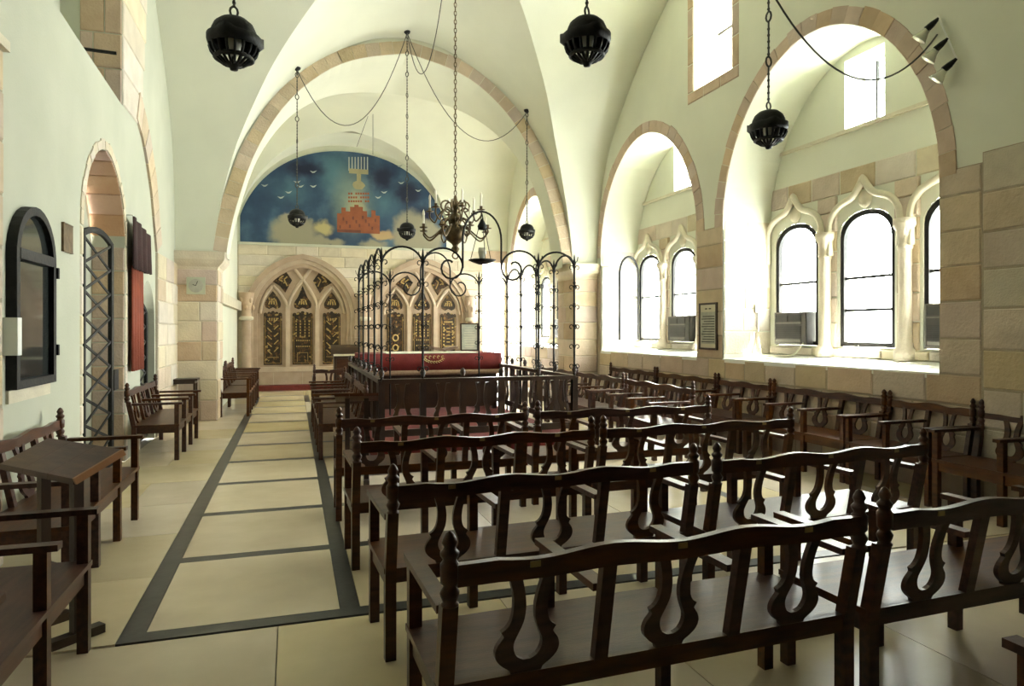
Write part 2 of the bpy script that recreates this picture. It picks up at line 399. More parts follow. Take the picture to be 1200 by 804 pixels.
# right block of the floor: stripes carry on between the pews
for i in range(8):
    y = CROSS[i]
    slab('dark_stripe', SX3, 3.95, y - .055, y + .055, 'dark_stripe', 0)
    for x0, x1 in lzip if False else ((SX3, 1.56), (1.56, 2.75), (2.75, 3.95)):
        slab('floor_slab', x0, x1, y + .055, CROSS[i + 1] - .055, 'floor_slab')
slab('dark_stripe', 3.95, 4.06, 3.925, 12.68, 'dark_stripe', 0)
slab_field(4.06, XR, 3.925, 12.68, 1.02, 1.1)
slab_field(SX3, XR, 12.68, 19.4, 1.3, 1.2)
slab_field(XL, XR, YBACK, .3, 2.0, 1.8)
slab_field(SX1, SX2, CROSS[11] + .055, 19.4, 1.0, .9)

# ---- right wall: three window niches, stone below, plaster above
def z2(Y):                     # section of the vault cells along the hall
    v = (Y - CYA) / 4.07 * 4.07 if Y > CYA else (CYA - Y) * 4.07 / (CYA - NB)
    return interp(min(4.07, abs(v)), Z2)
Z2 = smooth_pts([(0, 7.85), (.6, 7.60), (1.25, 7.22), (2.0, 6.72), (2.6, 6.22), (3.2, 5.62), (3.6, 5.1), (3.85, 4.5), (4.0, 3.7), (4.07, 2.97)], 6)
Z1 = smooth_pts([(0, 7.22), (.7, 7.10), (1.45, 6.72), (2.0, 6.30), (2.5, 5.75), (2.95, 5.0), (3.2, 4.3), (3.36, 3.6), (3.45, 2.97)], 6)
N1 = op(5.14, 8.72, 1.17, ell(6.93, 1.79, 3.10, 2.18, 1.9), 32)
N2 = op(9.40, 12.94, 1.17, ell(11.17, 1.77, 3.10, 2.08, 1.9), 32)
N3 = op(15.35, 19.0, 1.17, ell(17.18, 1.83, 3.05, 2.12, 1.75), 28)
HW = op(8.50, 9.50, 5.42, 8.4, 2)
N1['n'], N2['n'], N3['n'] = 'near', 'middle', 'far'
mb = MB(); strip_wall(mb, mpR, YBACK, 19.55, 0, 8.6, [N1, N2, N3, HW])
reveal(mb, mpR, HW, 0, -1.05)
wall_right = struct('wall_right', mb, 'plaster', 'white plaster wall with arched window niches and stone lower courses', 'wall')
def ban(o, pad=0.0): return lambda z0, z1: ([(o['u0'] - pad, o['u1'] + pad)] if z1 > 1.18 else [])
zs = [0, .30, .60, .88, 1.17, 1.52, 1.88, 2.22, 2.56, 2.90, 3.16]
obj('mortar_bed', MB().box(XR - .004, XR + .02, 3.0, 5.14, 0, 3.16).box(XR - .004, XR + .02, 8.72, 9.4, 0, 3.16).box(XR - .004, XR + .02, 12.94, 15.35, 0, 2.95)
    .box(XR - .004, XR + .02, 5.14, 8.72, 0, 1.17).box(XR - .004, XR + .02, 9.4, 12.94, 0, 1.17).box(XR - .004, XR + .02, 15.35, 19.5, 0, 1.17), 'mortar', wall_right)
courses(wall_right, mpR, 4.70, 13.0, zs, [ban(N1), ban(N2)], mats=['stone', 'stone', 'stone_pink'])
courses(wall_right, mpR, 13.9, 19.4, zs[:-1], [ban(N3)], mats=['stone', 'stone_pink'])
for o, cnt, wd in ((N1, 27, .19), (N2, 26, .20), (N3, 22, .24)):
    voussoirs(wall_right, mpR, o, wd, cnt, .012, 'stone_pink')
# jamb stones carry the ring down to the sill, on the wall face
for o in (N1, N2):
    for a, b in ((o['u0'] - .0, o['u0']), ):
        pass
# frame stones of the high rectangular window
for k in range(6):
    z0 = 5.42 + k * .45
    block('frame_stone', wall_right, mpR, 8.33, 8.50, z0, z0 + .45, .012, 'stone_pink'); block('frame_stone', wall_right, mpR, 9.50, 9.67, z0, z0 + .45, .012, 'stone_pink')
for k in range(3):
    block('frame_stone', wall_right, mpR, 8.33 + k * .447, 8.33 + (k + 1) * .447, 5.24, 5.42, .012, 'stone_pink')
for k in range(6):
    z0 = 5.42 + k * .48
    for x0, x1 in ((0, .5), (.5, 1.0)) if k % 2 else ((0, .62), (.62, 1.0)):
        block('jamb_stone', wall_right, lambda u, z, n: (XR + u, 9.50 - n, z), x0, x1, z0, z0 + .48, .008, 'stone_pale')
# near pier: slightly proud stone face, plaster above it
pr = tag(obj('trim_1', MB().box(XR - .05, XR + .02, 2.6, 4.66, 0, 3.24), 'mortar'), 'coarse stone wall pier at the right edge of view', 'pier', None, 'structure')
courses(pr, lambda u, z, n: (XR - .05 - n, u, z), 2.6, 4.66, [0, .34, .7, 1.06, 1.42, 1.8, 2.16, 2.5, 2.86, 3.24], [], .008, (.5, .8), mats=['stone', 'mortar_pale'])

# niches
niche_lbl = {'near': 'deep whitewashed niche with three arched windows, nearest the camera', 'middle': 'deep whitewashed niche in the middle of the right wall', 'far': 'small far niche on the right wall beside the ark wall'}
def niche(o, idx):
    c = (o['u0'] + o['u1']) / 2; lbl = niche_lbl[o['n']]
    mb = MB(); reveal(mb, mpR, o, 0, -.85, sill=False)
    ws = []
    for k in (-1, 0, 1):
        wc = c + k * 1.27 - (.03 if o is N1 else 0)
        ws.append(op(wc - .44, wc + .44, 1.38, ell(wc, .44, 2.84, .30, 2.2), 14))
    up = op(c - .32, c + .32, 4.25, 5.02 if o is N3 else 5.15, 2)
    top = lambda u: max(1.17, o['zt'](u)) + .45
    strip_wall(mb, mpW, o['u0'] - .01, o['u1'] + .01, 1.0, top, ws + [up], 0, .12)
    for w in ws: reveal(mb, mpW, w, 0, -.30)
    reveal(mb, mpW, up, 0, -.45)
    root = struct('wall_niche_%d' % idx, mb, 'plaster', lbl, 'niche')
    # white sill board, slopes up a little towards the windows
    sm = MB(); a, b = o['u0'] + .002, o['u1'] - .002
    sm.add([(XR - .01, a, 1.12), (XR - .01, b, 1.12), (XR - .01, b, 1.175), (XR - .01, a, 1.175), (XW + .02, a, 1.12), (XW + .02, b, 1.12), (XW + .02, b, 1.24), (XW + .02, a, 1.24)],
           [(0, 1, 2, 3), (3, 2, 6, 7), (4, 7, 6, 5), (0, 4, 5, 1), (0, 3, 7, 4), (1, 5, 6, 2)])
    obj('sill', sm, 'white_metal' if o is not N1 else 'white_metal', root)
    # stone lower wall band inside: jamb blocks, base course, course over the hoods
    jz = [1.24, 1.58, 1.92, 2.26, 2.60, 2.94, 3.25]
    for z0, z1 in zip(jz, jz[1:]):
        x = XR + .02
        while x < XW - .05:
            e = min(XW, x + random.uniform(.3, .5)); e = XW if XW - e < .15 else e
            block('jamb_stone', root, lambda u, z, n: (u, o['u1'] - n, z), x, e, z0, z1, .008, 'stone_pale')
            block('jamb_stone', root, lambda u, z, n: (u, o['u0'] + n, z), x, e, z0, z1, .008, 'stone_pale')
            x = e
    courses(root, mpW, o['u0'] + .02, o['u1'] - .02, [3.40, 3.72], [], .012, (.45, .75), mats=['stone', 'stone_pale', 'stone_pale'])
    courses(root, mpW, o['u0'] + .02, o['u1'] - .02, [1.24, 1.36], [], .05, (.5, .9), mat='stone_pale')
    obj('ledge', MB().box(XW - .045, XW, o['u0'] + .05, o['u1'] - .05, 4.19, 4.235), 'moulded_stone', root)
    # ogee hood mouldings, medallions, colonettes
    for w in ws:
        wc = (w['u0'] + w['u1']) / 2
        half = [(-.56, 2.60), (-.565, 2.95), (-.53, 3.10), (-.44, 3.21), (-.32, 3.27), (-.20, 3.31), (-.12, 3.37), (-.05, 3.46), (0, 3.54)]
        pl = smooth_pts(half, 4); pl = pl + [(-x, z) for x, z in pl[::-1][1:]]
        pts = [mpW(wc + x, z, .05) for x, z in pl]
        obj('hood_moulding', MB().tube(pts, .045, 8), 'moulded_stone', root, True)
        face = pl + [(.52, 2.6)] + [(x * .98, z) for x, z in [(.50, 2.84)]]
        md = MB().lathe([(.001, .03), (.07, .028), (.10, .012), (.115, 0)], 14)
        o2 = obj('medallion', md, 'moulded_stone', root, True); o2.location = mpW(wc, 3.27, .01); o2.rotation_euler = (0, -PI / 2, 0)
    for k in (-.5, .5):
        y = c + k * 1.27 - (.03 if o is N1 else 0)
        prof = [(.001, 1.24), (.13, 1.24), (.13, 1.36), (.095, 1.40), (.09, 1.44), (.08, 1.46), (.075, 2.55), (.092, 2.57), (.092, 2.60), (.075, 2.62), (.10, 2.78), (.135, 2.84), (.135, 2.92), (.001, 2.93)]
        obj('colonette', MB().lathe(prof, 12, (XW - .05, y, 0)), 'stone_pale', root, True)
        courses(root, mpW, y - .17, y + .17, [2.93, 3.18, 3.40], [], .05, (.34, .35), mat='stone')
        courses(root, mpW, y - .16, y + .16, [1.36, 1.70, 2.04, 2.38, 2.66, 2.93], [], .02, (.32, .33), mat='stone')
    return root, ws, up, c
WINN = [0]
def window(w, label, bars=(2.28, 1.86), x=XW + .045, zmin=None, zb=1.385):
    WINN[0] += 1
    wc = (w['u0'] + w['u1']) / 2; h = (w['u1'] - w['u0']) / 2 - .004
    t = .058
    ins = lambda k: [(wc + (u - wc) * (h - k) / .44, max(zb + k, w['zt'](u) - k - .004)) for u in w['s']]
    root = tag(bpy.data.objects.new('window_%d' % WINN[0], None), label, 'window', None, 'structure'); COL.objects.link(root)
    root.location = (x, wc, zb)
    fn = lambda u, z, n: (n, u - wc, z - zb)
    fr = MB(); a = [(wc - h, zb)] + ins(0) + [(wc + h, zb)]; b = [(wc - h + t, zb + t)] + ins(t) + [(wc + h - t, zb + t)]
    for P in (a, b):
        for p, q in zip(P, P[1:] + P[:1]):
            fr.add([fn(*p, -.03), fn(*q, -.03), fn(*q, .03), fn(*p, .03)], [(0, 1, 2, 3)])
    for n in (-.03, .03):
        for (p, q), (r_, s_) in zip(zip(a, a[1:] + a[:1]), zip(b, b[1:] + b[:1])):
            fr.add([fn(*p, n), fn(*q, n), fn(*s_, n), fn(*r_, n)], [(0, 1, 2, 3)])
    obj('frame', fr, 'iron', root)
    for z in bars: obj('glazing_bar', MB().box(-.012, .012, -h + t, h - t, z - zb - .017, z - zb + .017), 'iron', root)
    ztop = lambda u: w['zt'](u) - t
    zz = [zb + t] + sorted(bars) + [None]
    for i in range(len(zz) - 1):
        if zz[i + 1] is None:
            poly = [(wc + h - t, zz[i]), (wc - h + t, zz[i])] + [p for p in ins(t)]
        else: poly = [(wc - h + t, zz[i]), (wc + h - t, zz[i]), (wc + h - t, zz[i + 1]), (wc - h + t, zz[i + 1])]
        obj('pane', MB().add([fn(*p, 0) for p in poly], [tuple(range(len(poly)))]), 'window_glass', root)
    return root
def portal(y, z, sy, sz, x=XW + .5, rot=(0, -PI / 2, 0), loc=None):
    ld = bpy.data.lights.new('daylight_portal', 'AREA'); ld.shape = 'RECTANGLE'; ld.size = sz; ld.size_y = sy
    lo = bpy.data.objects.new('daylight_portal', ld); COL.objects.link(lo); lo.location = loc or (x, y, z); lo.rotation_euler = (0, PI / 2, 0) if not loc else rot
    ld.cycles.is_portal = True
pos = ['right end of', 'centre of', 'left end of']
NR = {}
for i, o in enumerate((N1, N2, N3)):
    root, ws, up, c = niche(o, i + 1); NR[o['n']] = (root, ws, c)
    for k, w in enumerate(ws):
        open_leaf = (o is N2 and k == 2)
        wbars = ((2.28, 1.86) if k < 2 else (2.28,))
        window(w, 'black framed arched window, %s the %s niche' % (pos[k], o['n']), wbars)
        portal((w['u0'] + w['u1']) / 2, 2.2, 1.0, 1.9)
    # upper small window
    WINN[0] += 1
    r = tag(bpy.data.objects.new('window_%d' % WINN[0], None), 'small square upper window high in the %s niche' % o['n'], 'window', None, 'structure'); COL.objects.link(r)
    r.location = (XW + .34, c, 4.25)
    zt = up['zt'](c) - 4.25
    fm = MB().box(-.02, .02, -.32, -.29, 0, zt).box(-.02, .02, .29, .32, 0, zt).box(-.02, .02, -.29, .29, 0, .03).box(-.02, .02, -.29, .29, zt - .03, zt)
    obj('frame', fm, 'white_metal', r)
    obj('mullion', MB().box(-.018, .018, .10, .13, .03, zt - .03), 'iron', r)
    obj('pane', MB().box(-.003, .003, -.29, .10, .03, zt - .03), 'window_glass', r); obj('pane', MB().box(-.003, .003, .13, .29, .03, zt - .03), 'window_glass', r)
    portal(c, 4.7, .8, 1.0)
WINN[0] += 1
r = tag(bpy.data.objects.new('window_%d' % WINN[0], None), 'tall stone framed clerestory window high between two niches', 'window', None, 'structure'); COL.objects.link(r)
r.location = (XR + 1.0, 9.0, 5.42)
obj('frame', MB().box(-.02, .02, -.5, -.46, 0, 2.4).box(-.02, .02, .46, .5, 0, 2.4).box(-.02, .02, -.46, .46, 0, .04), 'white_metal', r)
obj('pane', MB().box(-.003, .003, -.46, .46, .04, 2.4), 'window_glass', r)
obj('tie_bar', MB().bar((-.55, -.10, .95), (-.55, .48, .95), .03, .03), 'iron', r)
portal(9.0, 6.6, 1.1, 2.5, XR + 1.15)

# ---- left wall
ztop_rec = lambda u: interp(u, [(6.0, 4.46), (7.4, 4.38), (9.25, 4.30)])
REC = op(5.6, 9.25, ztop_rec, 8.6, 6)
DN = op(7.62, 9.38, 0.0, ell(8.5, .88, 2.62, .95, 1.8), 22)
DN2 = op(10.25, 11.25, 0.0, ell(10.75, .5, 1.75, .55, 1.8), 16)
mb = MB(); strip_wall(mb, mpL, YBACK, 13.6, 0, 8.6, [DN, DN2, REC])
reveal(mb, mpL, REC, 0, -.65)
mb.add([(XL - .65, 5.6, 4.2), (XL - .65, 9.25, 4.2), (XL - .65, 9.25, 8.6), (XL - .65, 5.6, 8.6)], [(0, 1, 2, 3)])
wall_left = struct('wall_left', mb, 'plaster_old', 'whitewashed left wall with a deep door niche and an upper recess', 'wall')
def mpJ(u, z, n=0): return (XL - .65 + u, 9.25 - n, z)     # far cheek of the upper recess, faces the camera
for k in range(10):
    z0 = 4.31 + k * .42
    cut = .28 if k % 2 else .40
    block('jamb_stone', wall_left, mpJ, .20, cut + .06, z0, z0 + .42, .015, 'stone_pink'); block('jamb_stone', wall_left, mpJ, cut + .06, .65, z0, z0 + .42, .015, 'stone_pink')
    a = interp(z0 + .2, [(4.2, 10.1), (5.0, 10.4), (6.0, 10.65)])
    block('jamb_stone', wall_left, mpL, 9.25, a, z0, z0 + .42, .015, 'stone_pale')
obj('tie_bar', MB().bar((XL - .6, 9.0, 4.85), (XL - .02, 9.05, 4.85), .03, .03), 'iron', wall_left)
# stone relieving arch on the wall face, falling to the far pier
AO = dict(u0=8, u1=11.6, s=[9.95, 10.1, 10.3, 10.5, 10.7, 10.9, 11.05, 11.16, 11.24, 11.30])
AO['zt'] = lambda u: interp(u, [(9.95, 4.36), (10.3, 4.20), (10.6, 3.95), (10.9, 3.60), (11.1, 3.22), (11.24, 2.9), (11.30, 2.76)])
voussoirs(wall_left, mpL, AO, .42, 8, .03, 'stone')
obj('mortar_bed', MB().box(XL, XL + .03, 11.32, 13.35, 0, 2.76), 'mortar_pale', wall_left)
courses(wall_left, lambda u, z, n: (XL + .03 + n, u, z), 11.32, 13.32, [0, .34, .68, 1.02, 1.36, 1.70, 2.04, 2.38, 2.76], [], .012, (.45, .8), mats=['stone_pale', 'stone'])
# door niche
mb = MB(); reveal(mb, mpL, DN, 0, -.36, sill=False)
strip_wall(mb, lambda u, z, n=0: (XL - .36, u, z), 7.62, 9.38, 0, lambda u: DN['zt'](u) + .01, [])
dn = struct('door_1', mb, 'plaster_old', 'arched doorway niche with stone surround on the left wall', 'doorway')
for k in range(9):
    z0, z1 = k * .29, (k + 1) * .29
    block('jamb_stone', dn, lambda u, z, n: (XL - .36 + u, 9.38 - n, z), 0, .36, z0, z1, .012, 'stone_pink')
for i, (a, b) in enumerate(zip(DN['s'][11:-1:2], DN['s'][13::2])):
    pa, pb = (a, DN['zt'](a)), (b, DN['zt'](b))
    q = lambda u, z, n: (n, u - .012, z - .012)
    obj('arch_stone', MB().add([(XL - .36, *pa), (XL - .36, *pb), (XL, *pb), (XL, *pa), (XL - .36, pa[0] - .01, pa[1] - .02), (XL - .36, pb[0] - .02, pb[1] - .008), (XL, pb[0] - .02, pb[1] - .008), (XL, pa[0] - .01, pa[1] - .02)],
        [(0, 1, 2, 3), (4, 5, 6, 7), (0, 4, 7, 3), (1, 5, 6, 2), (0, 1, 5, 4), (3, 2, 6, 7)]), 'stone_red', dn)
voussoirs(dn, mpL, DN, .10, 19, .012, 'stone_pale')
for k in range(9):
    block('frame_stone', dn, mpL, 9.38, 9.48, k * .291, (k + 1) * .291, .012, 'stone_pale')
    block('frame_stone', dn, mpL, 7.52, 7.62, k * .291, (k + 1) * .291, .012, 'stone_pale')
mb = MB(); reveal(mb, mpL, DN2, 0, -.5, sill=False)
strip_wall(mb, lambda u, z, n=0: (XL - .5, u, z), 10.25, 11.25, 0, lambda u: DN2['zt'](u) + .01, [])
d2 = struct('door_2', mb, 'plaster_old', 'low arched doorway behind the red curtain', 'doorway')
def lattice_gate(name, label, x, y0, y1, h, cell, hung):
    g = thing(name, label, 'gate', (x, y0, .04))
    w = y1 - y0; top = lambda u: h - .10 * ((u - .5 * w) / (.5 * w)) ** 2 if not hung else h - .16 * max(0, (u - .4 * w) / (.6 * w)) ** 2
    def fpt(u, z): return (0, u, z)
    us = lin(0, w, 9)
    obj('stile', MB().box(-.02, .02, 0, .05, 0, top(0)), 'iron', g); obj('stile', MB().box(-.02, .02, w - .10, w, 0, top(w)), 'iron', g)
    obj('bottom_rail', MB().box(-.018, .018, .05, w - .1, 0, .06), 'iron', g)
    tp = MB()
    for a, b in zip(us, us[1:]): tp.bar((0, a, top(a) - .03), (0, b, top(b) - .03), .034, .06)
    obj('top_rail', tp, 'iron', g)
    iw0, iw1 = .05, w - .10; W = iw1 - iw0; z = .06; 
    zt_ = h - .14
    rows = max(1, round((zt_ - .06) / cell)); ch = (zt_ - .06) / rows
    for i in range(rows):
        za, zb = .06 + i * ch, .06 + (i + 1) * ch
        obj('lattice_bar', MB().bar((0.006, iw0, za), (0.006, iw1, zb), .012, .028), 'iron', g)
        obj('lattice_bar', MB().bar((-.006, iw1, za), (-.006, iw0, zb), .012, .028), 'iron', g)
    return g
g1 = lattice_gate('lattice_gate', 'black iron gate with diamond lattice in the arched doorway', XL - .05, 7.80, 8.98, 2.66, .285, False)
obj('lock_plate', MB().box(.0, .03, 1.16, 1.36, .86, 1.10), 'iron', g1)
g2 = lattice_gate('lattice_gate', 'small black lattice gate behind the red curtain', XL - .1, 10.32, 11.22, 1.98, .22, True)
# ---- near-left stone pier
pl = tag(obj('trim_2', MB().box(XL, XL + .07, 4.3, 5.48, 0, 3.5), 'mortar'), 'pale stone pier at the left edge of view', 'pier', None, 'structure')
courses(pl, lambda u, z, n: (XL + .07 + n, u, z), 4.3, 5.48, [0, .36, .72, 1.08, 1.44, 1.8, 2.16, 2.52, 2.88, 3.22, 3.5], [], .008, (.6, .9), mat='stone')
obj('cornice', MB().box(XL, XL + .11, 4.3, 5.50, 3.5, 3.57), 'moulded_stone', pl)

# ---- piers carrying the far transverse arch
def pier(name, x0, x1, y0, y1, label, mats=('stone_pale', 'stone_pale', 'stone', 'stone_pink')):
    p = tag(obj(name, MB().box(x0, x1, y0, y1, 0, 2.70), 'mortar_pale'), label, 'pier', None, 'structure')
    hs = [0, .36, .72, 1.06, 1.40, 1.76, 2.10, 2.40, 2.68]
    courses(p, lambda u, z, n: (u, y0 - n, z), x0, x1, hs, [], .012, (.34, .6), mats=mats)
    ix = x1 if x0 < 0 else x0; s = 1 if x0 < 0 else -1
    courses(p, lambda u, z, n: (ix + s * n, u, z), y0, y1, hs, [], .012, (.4, .7), mats=mats)
    # moulded impost
    a, b = (x0, x1 + .16) if x0 < 0 else (x0 - .12, x1)
    m_ = MB()
    lv = [(2.66, 0), (2.72, .02), (2.78, .08), (2.84, .12), (2.98, .14)]
    for (za, oa), (zb, ob) in zip(lv, lv[1:]):
        vs = []
        for z, o_ in ((za, oa), (zb, ob)):
            l, r_ = (x0, x1 + o_) if x0 < 0 else (x0 - o_, x1)
            vs += [(l, y0 - o_, z), (r_, y0 - o_, z), (r_, y1, z), (l, y1, z)]
        m_.add(vs, [(0, 1, 5, 4), (1, 2, 6, 5), (2, 3, 7, 6), (3, 0, 4, 7)])
    obj('impost', m_, 'stone_pale', p)
    w = (x1 - x0)
    return p
pA = pier('trim_3', XL, -1.27, 13.12, 14.0, 'square stone pier carrying the arch at the left')
pB = pier('trim_4', 5.58, XR, 13.12, 14.0, 'stone pier under the white vault at the right', ('stone', 'stone_pink'))

# ---- vaults
def vault_bay(far, near, cy, x0, x1):
    H1, H2 = far - cy, cy - near
    def dome(z, Yn): return 2.97 + (z - 2.97) * (1 + .125 * (1 - Yn))
    def z1(u, vn): return dome(interp(u, Z1), vn)
    out = {}
    for sgn, H in ((1, H1), (-1, H2)):
        groin = []
        n = 40
        for i in range(n + 1):
            u = 3.45 * (1 - (1 - i / n) ** 1.0); u = 3.45 * i / n
            lo, hi = 0, 1
            for _ in range(40):
                m_ = (lo + hi) / 2
                if interp(m_ * 4.07, Z2) > z1(u, m_): lo = m_
                else: hi = m_
            groin.append((u, (lo + hi) / 2))
        out[sgn] = groin
    cells = []
    for sgn, H in ((1, H1), (-1, H2)):       # far and near cells
        mb = MB(); m_ = 14; g = out[sgn]
        full = [(-u, v) for u, v in g[::-1]] + g[1:]
        for u, v in full:
            for k in range(m_ + 1):
                t = v + (1 - v) * k / m_
                mb.v.append((CX + u, cy + sgn * H * t, z1(abs(u), t)))
        for i in range(len(full) - 1):
            for k in range(m_):
                a = i * (m_ + 1) + k; mb.f.append((a, a + 1, a + m_ + 2, a + m_ + 1))
        cells.append(mb)
    for side, xw in ((-1, x0), (1, x1)):       # cells against the side walls
        mb = MB(); m_ = 10
        g = [(u, v) for u, v in out[-1][::-1]]; h = out[1][1:]
        full = [(u, -v * H2) for u, v in g] + [(u, v * H1) for u, v in h]
        for (u, dy) in full:
            vn = abs(dy) / (H1 if dy > 0 else H2); z = max(interp(vn * 4.07, Z2), 2.97)
            for k in range(m_ + 1):
                x = CX + side * u; mb.v.append((x + (xw - x) * k / m_, cy + dy, z))
        for i in range(len(full) - 1):
            for k in range(m_):
                a = i * (m_ + 1) + k; mb.f.append((a, a + 1, a + m_ + 2, a + m_ + 1))
        cells.append(mb)
    return cells
ce = thing('ceiling', 'white plastered cross vault of the main hall', 'vault', (0, 0, 0), 0, None, 'structure')
for mb in vault_bay(13.12, NB, CYA, XL - .7, XR + .02): obj('vault_cell', mb, 'plaster', ce, True)
cb = thing('ceiling', 'white plastered cross vault behind the camera', 'vault', (0, 0, 0), 0, None, 'structure')
for mb in vault_bay(NB, YBACK, (NB + YBACK) / 2, XL - .02, XR + .02): obj('vault_cell', mb, 'plaster', cb, True)
struct('wall_back', MB().box(XL - .1, XR + .1, YBACK - .1, YBACK, 0, 8.6), 'wood_dark', 'unseen wall behind the camera, made dark to cut bounced light', 'wall')  # out of view; dark wood chosen to reduce fill in the foreground

cover_ = thing('leak_cover', 'unseen cover and skirts added to stop sky light leaking in', 'leak_cover', (0, 0, 0), 0, None, 'structure')  # unseen shell over the vaults, added to keep sky light out of gaps
obj('leak_cover_slab', MB().box(XL - 1.2, XR + 1.4, YBACK - .3, 21.0, 8.65, 8.8), 'mortar', cover_)
obj('leak_cover_skirt', MB().box(XL - 1.2, XL - .9, YBACK - .3, 21.0, 2.0, 8.65), 'mortar', cover_); obj('leak_cover_skirt', MB().box(XL - .9, XR + 1.4, 20.7, 21.0, 4.2, 8.65), 'mortar', cover_)
obj('leak_cover_skirt', MB().box(XR + 1.1, XR + 1.4, YBACK - .3, 8.35, 5.4, 8.65), 'mortar', cover_); obj('leak_cover_skirt', MB().box(XR + 1.1, XR + 1.4, 9.65, 20.7, 5.4, 8.65), 'mortar', cover_)
deck = thing('bounce_shade', 'unseen dark wooden deck behind the camera, added to cut bounced light', 'bounce_shade', (0, 0, 0), 0, None, 'structure')  # unseen, added to block bounce from the rear vault and darken the foreground
obj('bounce_shade_floor', MB().box(XL, XR, YBACK, 1.2, 2.95, 3.15), 'wood_dark', deck); obj('bounce_shade_front', MB().box(XL, XR, 1.1, 1.2, 3.15, 4.2), 'wood_dark', deck)
# ---- transverse wall with the stone banded arch
ARC = smooth_pts([(0, 6.93), (.9, 6.72), (1.55, 6.38), (2.2, 5.75), (2.72, 4.85), (3.02, 3.95), (3.17, 3.3), (3.22, 2.98)], 5)
ao = op(CX - 3.22, CX + 3.22, 0, lambda u: interp(abs(u - CX), ARC), 48)
mb = MB(); strip_wall(mb, lambda u, z, n=0: (u, 13.14 - n, z), XL, XR, 2.98, 8.2, [ao], 0, .2)
reveal(mb, lambda u, z, n=0: (u, 13.14 - n, max(z, 2.9)), ao, 0, -.55, sill=False)
wt = struct('wall_transverse', mb, 'plaster', 'high transverse arch with a stone band before the ark bay', 'wall')
ao['u0'] = CX - 3.22
voussoirs(wt, lambda u, z, n=0: (u, 13.14 - n, z), ao, .24, 44, .02, 'stone', -.05)

mb = MB(); strip_wall(mb, lambda u, z, n=0: (u, 13.69, z), XL, XR, 2.9, 8.2, [ao], 0, .2)
obj('rear_face', mb, 'plaster', wt)
# ---- end bay: vault, left wall, end wall
MC, MHW, MZ0, MZ1 = 1.46, 2.92, 3.95, 6.72
def zA(x): return MZ0 + (MZ1 - MZ0) * math.sqrt(max(0, 1 - min(1, abs((x - MC) / MHW)) ** 2.15))
YB0, YB1, CYB = 13.68, YE, 16.7
def zB(y): 
    t = abs(y - CYB) / (YB1 - CYB) if y > CYB else abs(y - CYB) / (CYB - YB0)
    return 3.9 + 3.3 * math.sqrt(max(0, 1 - min(1, t) ** 2.0))
def zA2(x): return zA(x) 
mb = MB(); groin = []
n = 60
xs = [MC - MHW * math.cos(PI * i / n) for i in range(n + 1)]
m_ = 12
NHW = 3.26
def zN(x): return interp(abs(x - CX), ARC) + .03
for sgn in (1, -1):
    o0 = len(mb.v); gl = []
    for x in (xs if sgn > 0 else [CX - NHW * math.cos(PI * i / n) for i in range(n + 1)]):
        z = zA(x) if sgn > 0 else zN(x); t = math.sqrt(max(0, 1 - ((z - 3.9) / 3.3) ** 2)); yg = CYB + sgn * t * ((YB1 - CYB) if sgn > 0 else (CYB - YB0)); ye = YE + .05 if sgn > 0 else YB0 - .05
        gl.append((x, yg, z))
        for k in range(m_ + 1): mb.v.append((x, yg + (ye - yg) * k / m_, z))
    for i in range(n):
        for k in range(m_): a = o0 + i * (m_ + 1) + k; mb.f.append((a, a + 1, a + m_ + 2, a + m_ + 1))
    groin.append(gl)
c1 = mb
mb = MB()
for side, xw in ((-1, XB - .02), (1, XR + .02)):
    ys = [CYB - (CYB - YB0) * math.cos(PI / 2 * i / 24) if i <= 24 else 0 for i in range(25)] + [CYB + (YB1 - CYB) * math.sin(PI / 2 * i / 24) for i in range(1, 25)]
    o0 = len(mb.v)
    for y in ys:
        z = zB(y)
        # groin x where zA(x) = z
        if z >= MZ1: xg = MC
        else: xg = MC + side * MHW * max(0, 1 - ((max(z, MZ0) - MZ0) / (MZ1 - MZ0)) ** 2) ** (1 / 2.15)
        if y < CYB:
            lo, hi = 0, NHW
            for _ in range(30):
                m2 = (lo + hi) / 2
                if zN(CX + m2) > z: lo = m2
                else: hi = m2
            xg = CX + side * lo
        for k in range(m_ + 1): mb.v.append((xg + (xw - xg) * k / m_, y, z))
    for i in range(len(ys) - 1):
        for k in range(m_): a = o0 + i * (m_ + 1) + k; mb.f.append((a, a + 1, a + m_ + 2, a + m_ + 1))
cb2 = thing('ceiling', 'white plastered vault over the ark bay', 'vault', (0, 0, 0), 0, None, 'structure')
obj('vault_cell', c1, 'plaster', cb2, True); obj('vault_cell', mb, 'plaster', cb2, True)
mb = MB(); strip_wall(mb, mpB, 13.6, 19.55, 0, 8.0, [])
wl2 = struct('wall_left_far', mb, 'plaster', 'white side wall of the ark bay at the left', 'wall')
obj('ledge', MB().box(XB, XB + .12, 14.2, 19.4, 2.12, 2.34), 'moulded_stone', wl2)
